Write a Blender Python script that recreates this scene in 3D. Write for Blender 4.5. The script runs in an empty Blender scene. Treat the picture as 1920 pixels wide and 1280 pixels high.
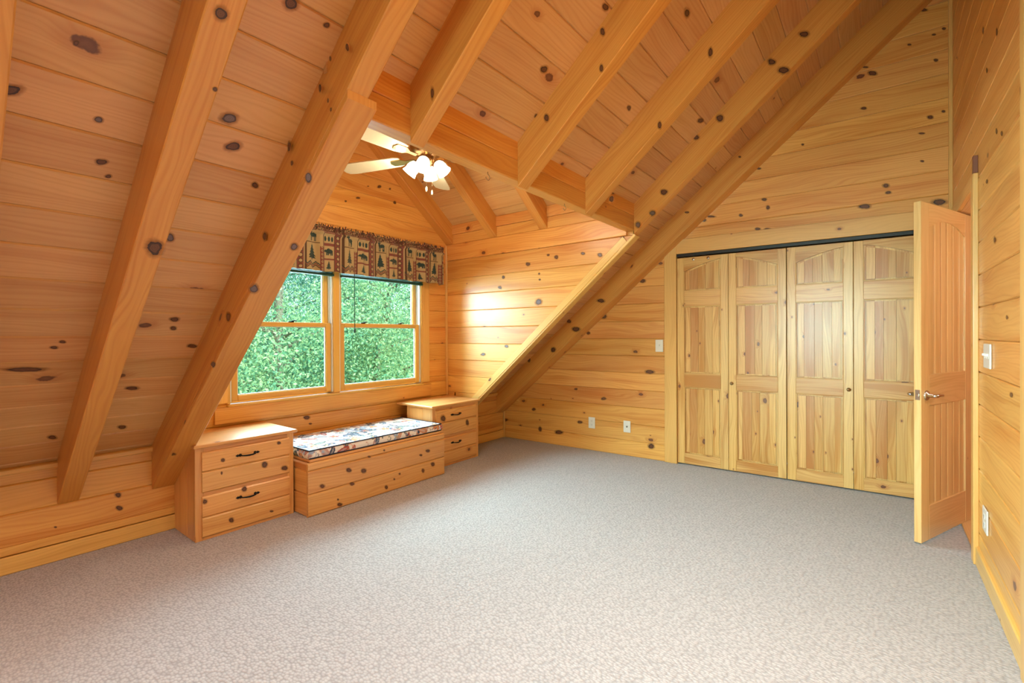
import bpy, math, random
import numpy as np
from mathutils import Vector, Matrix
PI = math.pi
SC = bpy.context.scene
COL = SC.collection
random.seed(7)
rng = np.random.default_rng(11)

# ------------------------------------------------------------------ camera
CAM_H = 1.23
_yaw, _pit, _rol = (math.radians(v) for v in (37.969, .179, .258))
_B = np.array([[math.sin(_yaw), 0, math.cos(_yaw)], [-math.cos(_yaw), 0, math.sin(_yaw)], [0, 1., 0]])
_Rx = np.array([[1, 0, 0], [0, math.cos(_pit), math.sin(_pit)], [0, -math.sin(_pit), math.cos(_pit)]])
_Rz = np.array([[math.cos(_rol), -math.sin(_rol), 0], [math.sin(_rol), math.cos(_rol), 0], [0, 0, 1]])
_B = (_Rz @ _Rx @ _B.T).T
cam_d = bpy.data.cameras.new('camera'); cam = bpy.data.objects.new('camera', cam_d); COL.objects.link(cam)
cam_d.sensor_width = 36; cam_d.lens = 878.9 / 1920 * 36; cam_d.shift_y = (630.1 - 640) / 1920
cam_d.clip_start = .03; cam_d.clip_end = 300
_R = Matrix(((_B[0][0], _B[0][1], -_B[0][2]), (_B[1][0], _B[1][1], -_B[1][2]), (_B[2][0], _B[2][1], -_B[2][2])))
cam.matrix_world = Matrix.Translation((0, 0, CAM_H)) @ _R.to_4x4()
SC.camera = cam

# ------------------------------------------------------------------ exposure, world, lights
vs = SC.view_settings
vs.view_transform = 'Standard'; vs.look = 'None'; vs.gamma = 1; vs.use_curve_mapping = False; vs.exposure = 1.42
W = bpy.data.worlds.new('sky'); SC.world = W; W.use_nodes = True
wn, wl = W.node_tree.nodes, W.node_tree.links
bg = wn['Background']; bg.inputs['Strength'].default_value = 1.1
wg = wn.new('ShaderNodeTexCoord'); wsx = wn.new('ShaderNodeSeparateXYZ'); wr = wn.new('ShaderNodeValToRGB')
wl.new(wg.outputs['Generated'], wsx.inputs[0]); wl.new(wsx.outputs[2], wr.inputs[0]); wl.new(wr.outputs[0], bg.inputs[0])
wr.color_ramp.elements[0].color = (.85, .95, 1, 1); wr.color_ramp.elements[1].color = (.45, .65, 1, 1)


def light(name, kind, loc, power, color, rot=(0, 0, 0), **k):
    d = bpy.data.lights.new(name, kind); d.energy = power; d.color = color
    for a, b in k.items(): setattr(d, a, b)
    o = bpy.data.objects.new(name, d); o.location = loc; o.rotation_euler = rot; COL.objects.link(o)
    return o


light('sun', 'SUN', (0, 0, 10), 3.8, (1, .95, .85), (math.radians(48), 0, math.radians(12)), angle=.01)
# daylight arriving at the dormer window; then fill lights added out of view
light('dormer_daylight', 'AREA', (2.32, 4.9, 2.05), 245, (.76, .83, 1), (-PI / 2 + .24, 0, 0), shape='RECTANGLE', size=2.6, size_y=1.8)
light('overhead_fill', 'AREA', (1.2, .15, 3.1), 18, (1, .97, .94), (0, 0, 0), shape='RECTANGLE', size=.9, size_y=.4, spread=math.radians(110))  # added downward fill above the frame, no fixture
light('rear_fill', 'AREA', (-1.60, .42, 1.42), 16, (.92, .95, 1), (0, -PI / 2 + .12, -.03), shape='RECTANGLE', size=.95, size_y=.95, spread=math.radians(68))  # added fill behind the camera, aimed at the closet wall
light('left_fill', 'AREA', (-.9, 1.7, 1.95), 11, (1, .95, .90), (0, 0, 0), shape='DISK', size=.5, spread=math.radians(130))  # unseen fill added to brighten the left floor, no lamp built
light('hall_fill', 'POINT', (3.5, -1.35, 1.7), 7, (.95, 1, .93), shadow_soft_size=.1)  # unseen point light added in the hall to brighten the door

# ------------------------------------------------------------------ node helpers
def new_mat(name):
    m = bpy.data.materials.new(name); m.use_nodes = True
    nt = m.node_tree; return m, nt, nt.nodes['Principled BSDF']


def N(nt, kind, **kw):
    n = nt.nodes.new(kind)
    for k, v in kw.items():
        if k[0] == 'i' and k[1:].isdigit(): n.inputs[int(k[1:])].default_value = v
        else: setattr(n, k, v)
    return n


def math_n(nt, op, a, b=None, c=None, clamp=False):
    n = nt.nodes.new('ShaderNodeMath'); n.operation = op; n.use_clamp = clamp
    for i, v in enumerate((a, b, c)):
        if v is None: continue
        if isinstance(v, (int, float)): n.inputs[i].default_value = v
        else: nt.links.new(v, n.inputs[i])
    return n.outputs[0]


def mixc(nt, fac, a, b, mode='MIX'):
    n = nt.nodes.new('ShaderNodeMix'); n.data_type = 'RGBA'; n.blend_type = mode
    for i, v in ((0, fac), (6, a), (7, b)):
        if isinstance(v, (int, float)): n.inputs[i].default_value = v
        elif isinstance(v, tuple): n.inputs[i].default_value = (*v[:3], 1)
        else: nt.links.new(v, n.inputs[i])
    return n.outputs[2]


def pine(name, light_c, dark_c, knots=.35, knot_size=.02, rough=.38, vary=.35, heart=.35, grain=.5):
    """Knotty pine: grain runs along U (metres), each board carries its own UV offset."""
    m, nt, p = new_mat(name); L = nt.links
    uv = N(nt, 'ShaderNodeUVMap'); sp = N(nt, 'ShaderNodeSeparateXYZ'); L.new(uv.outputs[0], sp.inputs[0])
    u, v = sp.outputs[0], sp.outputs[1]
    # knots
    kc = N(nt, 'ShaderNodeCombineXYZ'); L.new(math_n(nt, 'MULTIPLY', u, .62), kc.inputs[0]); L.new(v, kc.inputs[1])
    vo = N(nt, 'ShaderNodeTexVoronoi'); vo.voronoi_dimensions = '2D'; vo.inputs['Scale'].default_value = 6.2; vo.inputs['Randomness'].default_value = 1
    L.new(kc.outputs[0], vo.inputs['Vector'])
    dist = math_n(nt, 'DIVIDE', vo.outputs['Distance'], 6.2)
    vc = N(nt, 'ShaderNodeSeparateColor'); L.new(vo.outputs['Color'], vc.inputs[0])
    on = math_n(nt, 'LESS_THAN', vc.outputs[0], knots)
    rad = math_n(nt, 'MULTIPLY_ADD', math_n(nt, 'POWER', vc.outputs[1], 2.0), knot_size, knot_size * .28)
    rel = math_n(nt, 'DIVIDE', dist, rad)
    edge = N(nt, 'ShaderNodeTexNoise', noise_dimensions='2D'); edge.inputs['Scale'].default_value = 45; L.new(uv.outputs[0], edge.inputs[0])
    rel2 = math_n(nt, 'ADD', rel, math_n(nt, 'MULTIPLY_ADD', edge.outputs[0], .8, -.4))
    core = math_n(nt, 'MULTIPLY', math_n(nt, 'SUBTRACT', 1, math_n(nt, 'SMOOTH_MIN', math_n(nt, 'MULTIPLY', rel2, 1), 1, .25), clamp=True), on)
    mr = N(nt, 'ShaderNodeMapRange', interpolation_type='SMOOTHSTEP'); L.new(rel2, mr.inputs[0])
    mr.inputs[1].default_value = .75; mr.inputs[2].default_value = 1.15; mr.inputs[3].default_value = 1; mr.inputs[4].default_value = 0
    knot = math_n(nt, 'MULTIPLY', mr.outputs[0], on)
    mr2 = N(nt, 'ShaderNodeMapRange', interpolation_type='SMOOTHSTEP'); L.new(rel, mr2.inputs[0])
    mr2.inputs[1].default_value = .8; mr2.inputs[2].default_value = 3.2; mr2.inputs[3].default_value = 1; mr2.inputs[4].default_value = 0
    halo = math_n(nt, 'MULTIPLY', mr2.outputs[0], on)
    # grain, deflected round the knots
    low = N(nt, 'ShaderNodeTexNoise', noise_dimensions='2D'); low.inputs['Scale'].default_value = 1.0; low.inputs['Detail'].default_value = 2
    lc = N(nt, 'ShaderNodeCombineXYZ'); L.new(math_n(nt, 'MULTIPLY', u, 1.1), lc.inputs[0]); L.new(math_n(nt, 'MULTIPLY', v, 6), lc.inputs[1]); L.new(lc.outputs[0], low.inputs[0])
    v2 = math_n(nt, 'ADD', v, math_n(nt, 'MULTIPLY_ADD', low.outputs[0], .12, math_n(nt, 'MULTIPLY', halo, .03)))
    rings = math_n(nt, 'SINE', math_n(nt, 'MULTIPLY', v2, 330))
    ring = math_n(nt, 'POWER', math_n(nt, 'MULTIPLY_ADD', rings, .5, .5), 3)
    gc = N(nt, 'ShaderNodeCombineXYZ'); L.new(math_n(nt, 'MULTIPLY', u, 2.5), gc.inputs[0]); L.new(math_n(nt, 'MULTIPLY', v2, 110), gc.inputs[1])
    gn = N(nt, 'ShaderNodeTexNoise', noise_dimensions='2D'); gn.inputs['Scale'].default_value = 1; gn.inputs['Detail'].default_value = 4; L.new(gc.outputs[0], gn.inputs[0])
    hn = N(nt, 'ShaderNodeTexNoise', noise_dimensions='2D'); hn.inputs['Scale'].default_value = 1; hn.inputs['Detail'].default_value = 2
    hc = N(nt, 'ShaderNodeCombineXYZ'); L.new(math_n(nt, 'MULTIPLY', u, .8), hc.inputs[0]); L.new(math_n(nt, 'MULTIPLY', v2, 13), hc.inputs[1]); L.new(hc.outputs[0], hn.inputs[0])
    hr = N(nt, 'ShaderNodeMapRange'); L.new(hn.outputs[0], hr.inputs[0]); hr.inputs[1].default_value = .48; hr.inputs[2].default_value = .72
    g = math_n(nt, 'MULTIPLY_ADD', gn.outputs[0], .9, math_n(nt, 'MULTIPLY', ring, .35))
    g = math_n(nt, 'MULTIPLY', math_n(nt, 'SUBTRACT', g, .25, clamp=True), grain)
    geo = N(nt, 'ShaderNodeNewGeometry'); rnd = geo.outputs['Random Per Island']
    board = math_n(nt, 'MULTIPLY', math_n(nt, 'FRACT', math_n(nt, 'MULTIPLY', rnd, 7.31)), vary)
    fac = math_n(nt, 'ADD', math_n(nt, 'ADD', g, board), math_n(nt, 'MULTIPLY', hr.outputs[0], heart), clamp=True)
    c = mixc(nt, fac, light_c, dark_c)
    c = mixc(nt, math_n(nt, 'MULTIPLY', halo, .45), c, tuple(x * y for x, y in zip(dark_c, (.85, .62, .5))))
    kcol = mixc(nt, math_n(nt, 'SMOOTH_MIN', core, 1, .1), (.13, .035, .012), (.22, .085, .035))
    c = mixc(nt, knot, c, kcol)
    hsv = N(nt, 'ShaderNodeHueSaturation'); L.new(c, hsv.inputs['Color'])
    L.new(math_n(nt, 'MULTIPLY_ADD', math_n(nt, 'FRACT', math_n(nt, 'MULTIPLY', rnd, 3.77)), .16, .92), hsv.inputs['Value'])
    L.new(math_n(nt, 'MULTIPLY_ADD', math_n(nt, 'FRACT', math_n(nt, 'MULTIPLY', rnd, 5.13)), .012, .494), hsv.inputs['Hue'])
    L.new(hsv.outputs[0], p.inputs['Base Color'])
    p.inputs['Roughness'].default_value = rough
    p.inputs['Coat Weight'].default_value = .25; p.inputs['Coat Roughness'].default_value = .25
    b = N(nt, 'ShaderNodeBump'); b.inputs['Strength'].default_value = .12; b.inputs['Distance'].default_value = .001
    L.new(g, b.inputs['Height']); L.new(b.outputs[0], p.inputs['Normal'])
    return m


def plain(name, col, rough=.5, metal=0, **kw):
    m, nt, p = new_mat(name)
    n = N(nt, 'ShaderNodeTexNoise'); n.inputs['Scale'].default_value = 40
    tc = N(nt, 'ShaderNodeTexCoord'); nt.links.new(tc.outputs['Object'], n.inputs[0])
    c = mixc(nt, math_n(nt, 'MULTIPLY', n.outputs[0], .25), col, tuple(x * .75 for x in col))
    nt.links.new(c, p.inputs['Base Color'])
    p.inputs['Roughness'].default_value = rough; p.inputs['Metallic'].default_value = metal
    for k, v in kw.items(): p.inputs[k.replace('_', ' ')].default_value = v
    return m


def vcol(name, rough=.85, bump=True):
    m, nt, p = new_mat(name)
    a = N(nt, 'ShaderNodeVertexColor', layer_name='print')
    nt.links.new(a.outputs[0], p.inputs['Base Color']); p.inputs['Roughness'].default_value = rough
    p.inputs['Sheen Weight'].default_value = .15
    tc = N(nt, 'ShaderNodeTexCoord'); n = N(nt, 'ShaderNodeTexNoise'); n.inputs['Scale'].default_value = 500
    nt.links.new(tc.outputs['Object'], n.inputs[0])
    b = N(nt, 'ShaderNodeBump'); b.inputs['Strength'].default_value = .2; b.inputs['Distance'].default_value = .001
    nt.links.new(n.outputs[0], b.inputs['Height']); nt.links.new(b.outputs[0], p.inputs['Normal'])
    return m


M = {}
M['ceil'] = pine('ceiling_pine', (.76, .45, .19), (.53, .22, .06), knots=.10, knot_size=.018, vary=.40, grain=.5, heart=.25)
M['wall'] = pine('wall_pine', (.86, .465, .125), (.60, .205, .03), knots=.12, knot_size=.014, vary=.30, grain=.6, heart=.4)
M['beam'] = pine('beam_pine', (.76, .335, .075), (.54, .14, .018), knots=.07, knot_size=.014, vary=.15, heart=.35, grain=.6)
M['trim'] = pine('trim_pine', (.86, .50, .145), (.64, .30, .07), knots=.12, knot_size=.012, vary=.2)
M['chest'] = pine('chest_pine', (.80, .42, .14), (.56, .20, .045), knots=.08, knot_size=.012, vary=.3, grain=.6)
M['closet'] = pine('closet_pine', (.90, .585, .21), (.52, .21, .035), knots=.40, knot_size=.013, vary=.7, heart=.5)
M['door'] = pine('door_pine', (.84, .52, .22), (.58, .29, .085), knots=.16, knot_size=.009, vary=.3)
M['sash'] = pine('sash_pine', (.80, .47, .12), (.66, .33, .06), knots=.0, knot_size=.01, vary=.1, heart=.1)
M['iron'] = plain('black_iron', (.012, .011, .010), .55, .6)
M['brass'] = plain('antique_brass', (.42, .27, .13), .3, 1)
M['nickel'] = plain('satin_nickel', (.62, .60, .56), .25, 1)
M['plate'] = plain('ivory_plastic', (.80, .76, .66), .35)
M['plate_dark'] = plain('plate_slot', (.25, .22, .17), .5)
M['white'] = plain('white_vinyl', (.75, .78, .80), .4)
M['dark'] = plain('dark_metal_track', (.03, .028, .025), .4, .5)
M['green'] = plain('green_blind', (.012, .07, .045), .6)
M['cream'] = plain('cream_blade', (.80, .70, .50), .35)
M['print'] = vcol('printed_cotton')
M['bark'] = plain('bark', (.20, .16, .12), .9)


def knot_mat(name, mid, rim, halo=(.46, .175, .045)):
    m, nt, p = new_mat(name); uv = N(nt, 'ShaderNodeUVMap'); sp = N(nt, 'ShaderNodeSeparateXYZ'); nt.links.new(uv.outputs[0], sp.inputs[0])
    tc = N(nt, 'ShaderNodeTexCoord'); n = N(nt, 'ShaderNodeTexNoise'); n.inputs['Scale'].default_value = 45; n.inputs['Detail'].default_value = 3; nt.links.new(tc.outputs['Object'], n.inputs[0])
    r = math_n(nt, 'ADD', sp.outputs[0], math_n(nt, 'MULTIPLY_ADD', n.outputs[0], .7, -.35))
    w = math_n(nt, 'POWER', math_n(nt, 'MULTIPLY_ADD', math_n(nt, 'SINE', math_n(nt, 'MULTIPLY', r, 20)), .5, .5), 2)

    def ramp(lo, hi, a=0., b_=1.):
        mr = N(nt, 'ShaderNodeMapRange', interpolation_type='SMOOTHSTEP'); nt.links.new(r, mr.inputs[0])
        for i_, v_ in enumerate((lo, hi, a, b_)): mr.inputs[i_ + 1].default_value = v_
        return mr.outputs[0]
    c = mixc(nt, math_n(nt, 'MULTIPLY', w, .4), mid, rim); c = mixc(nt, ramp(.55, .85), c, rim); c = mixc(nt, ramp(.93, 1.03), c, halo)
    al = math_n(nt, 'MAXIMUM', ramp(.94, 1.02, 1., 0.), math_n(nt, 'MULTIPLY', ramp(1.0, 1.75, .5, 0.), ramp(1.9, 2.0, 1., 0.)))
    nt.links.new(c, p.inputs['Base Color']); nt.links.new(al, p.inputs['Alpha']); p.inputs['Roughness'].default_value = .38
    return m


M['knot'] = knot_mat('brown_knot', (.16, .060, .022), (.045, .014, .006))
M['knotg'] = knot_mat('grey_knot', (.20, .14, .14), (.07, .035, .03))


def glass_mat():
    m = bpy.data.materials.new('window_glass'); m.use_nodes = True; nt = m.node_tree; nt.nodes.clear()
    o = N(nt, 'ShaderNodeOutputMaterial'); t = N(nt, 'ShaderNodeBsdfTransparent'); g = N(nt, 'ShaderNodeBsdfGlossy'); mx = N(nt, 'ShaderNodeMixShader')
    t.inputs[0].default_value = (.80, .97, .93, 1); g.inputs[1].default_value = .02
    lw = N(nt, 'ShaderNodeLayerWeight')      # facing term works the same from both sides of the thin pane
    f = math_n(nt, 'MULTIPLY_ADD', math_n(nt, 'POWER', lw.outputs['Facing'], 5), .9, .03)
    nt.links.new(f, mx.inputs[0]); nt.links.new(t.outputs[0], mx.inputs[1]); nt.links.new(g.outputs[0], mx.inputs[2]); nt.links.new(mx.outputs[0], o.inputs[0])
    return m


M['glass'] = glass_mat()


def lamp_glass():
    m, nt, p = new_mat('lit_frosted_glass')
    p.inputs['Base Color'].default_value = (1, .97, .9, 1); p.inputs['Roughness'].default_value = .4
    p.inputs['Emission Color'].default_value = (1, .86, .62, 1); p.inputs['Emission Strength'].default_value = 1.6
    return m


M['lamp'] = lamp_glass()


def carpet():
    m, nt, p = new_mat('loop_carpet'); L = nt.links
    tc = N(nt, 'ShaderNodeTexCoord'); mp = N(nt, 'ShaderNodeMapping'); L.new(tc.outputs['Object'], mp.inputs[0])
    mp.inputs['Rotation'].default_value = (0, 0, .06); mp.inputs['Scale'].default_value = (1, .62, 1)
    dn = N(nt, 'ShaderNodeTexNoise'); dn.inputs['Scale'].default_value = 30; L.new(mp.outputs[0], dn.inputs[0])
    va = N(nt, 'ShaderNodeVectorMath', operation='MULTIPLY_ADD'); L.new(dn.outputs['Color'], va.inputs[0]); va.inputs[1].default_value = (.006,) * 3; L.new(mp.outputs[0], va.inputs[2])
    v = N(nt, 'ShaderNodeTexVoronoi'); v.inputs['Scale'].default_value = 98; v.inputs['Randomness'].default_value = .8; L.new(va.outputs[0], v.inputs['Vector'])
    sc = N(nt, 'ShaderNodeSeparateColor'); L.new(v.outputs['Color'], sc.inputs[0])
    c = mixc(nt, sc.outputs[0], (.45, .416, .404), (.385, .350, .338))
    h = math_n(nt, 'SUBTRACT', 1, v.outputs['Distance'])
    dg = N(nt, 'ShaderNodeMapRange', interpolation_type='SMOOTHSTEP'); L.new(v.outputs['Distance'], dg.inputs[0]); dg.inputs[1].default_value = .25; dg.inputs[2].default_value = .75
    c = mixc(nt, math_n(nt, 'MULTIPLY', dg.outputs[0], .5), c, (.17, .15, .145))
    L.new(c, p.inputs['Base Color']); p.inputs['Roughness'].default_value = .95; p.inputs['Sheen Weight'].default_value = .3
    b = N(nt, 'ShaderNodeBump'); b.inputs['Strength'].default_value = .8; b.inputs['Distance'].default_value = .006
    L.new(h, b.inputs['Height']); L.new(b.outputs[0], p.inputs['Normal'])
    return m


M['carpet'] = carpet()


def leaf_mat(name, a, b_):
    m = bpy.data.materials.new(name); m.use_nodes = True; nt = m.node_tree; nt.nodes.clear(); L = nt.links
    o = N(nt, 'ShaderNodeOutputMaterial'); d = N(nt, 'ShaderNodeBsdfDiffuse'); t = N(nt, 'ShaderNodeBsdfTranslucent'); mx = N(nt, 'ShaderNodeMixShader', i0=.45)
    geo = N(nt, 'ShaderNodeNewGeometry'); c = mixc(nt, geo.outputs['Random Per Island'], a, b_)
    L.new(c, d.inputs[0]); L.new(c, t.inputs[0]); L.new(d.outputs[0], mx.inputs[1]); L.new(t.outputs[0], mx.inputs[2]); L.new(mx.outputs[0], o.inputs[0])
    return m


M['leaf'] = leaf_mat('leaf_green', (.13, .34, .22), (.60, .72, .38))
M['leaf2'] = leaf_mat('leaf_dark_green', (.06, .24, .19), (.32, .52, .36))
M['ground'] = plain('forest_floor', (.12, .20, .07), .95)
M['roof'] = plain('roof_deck', (.12, .10, .08), .9)


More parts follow.
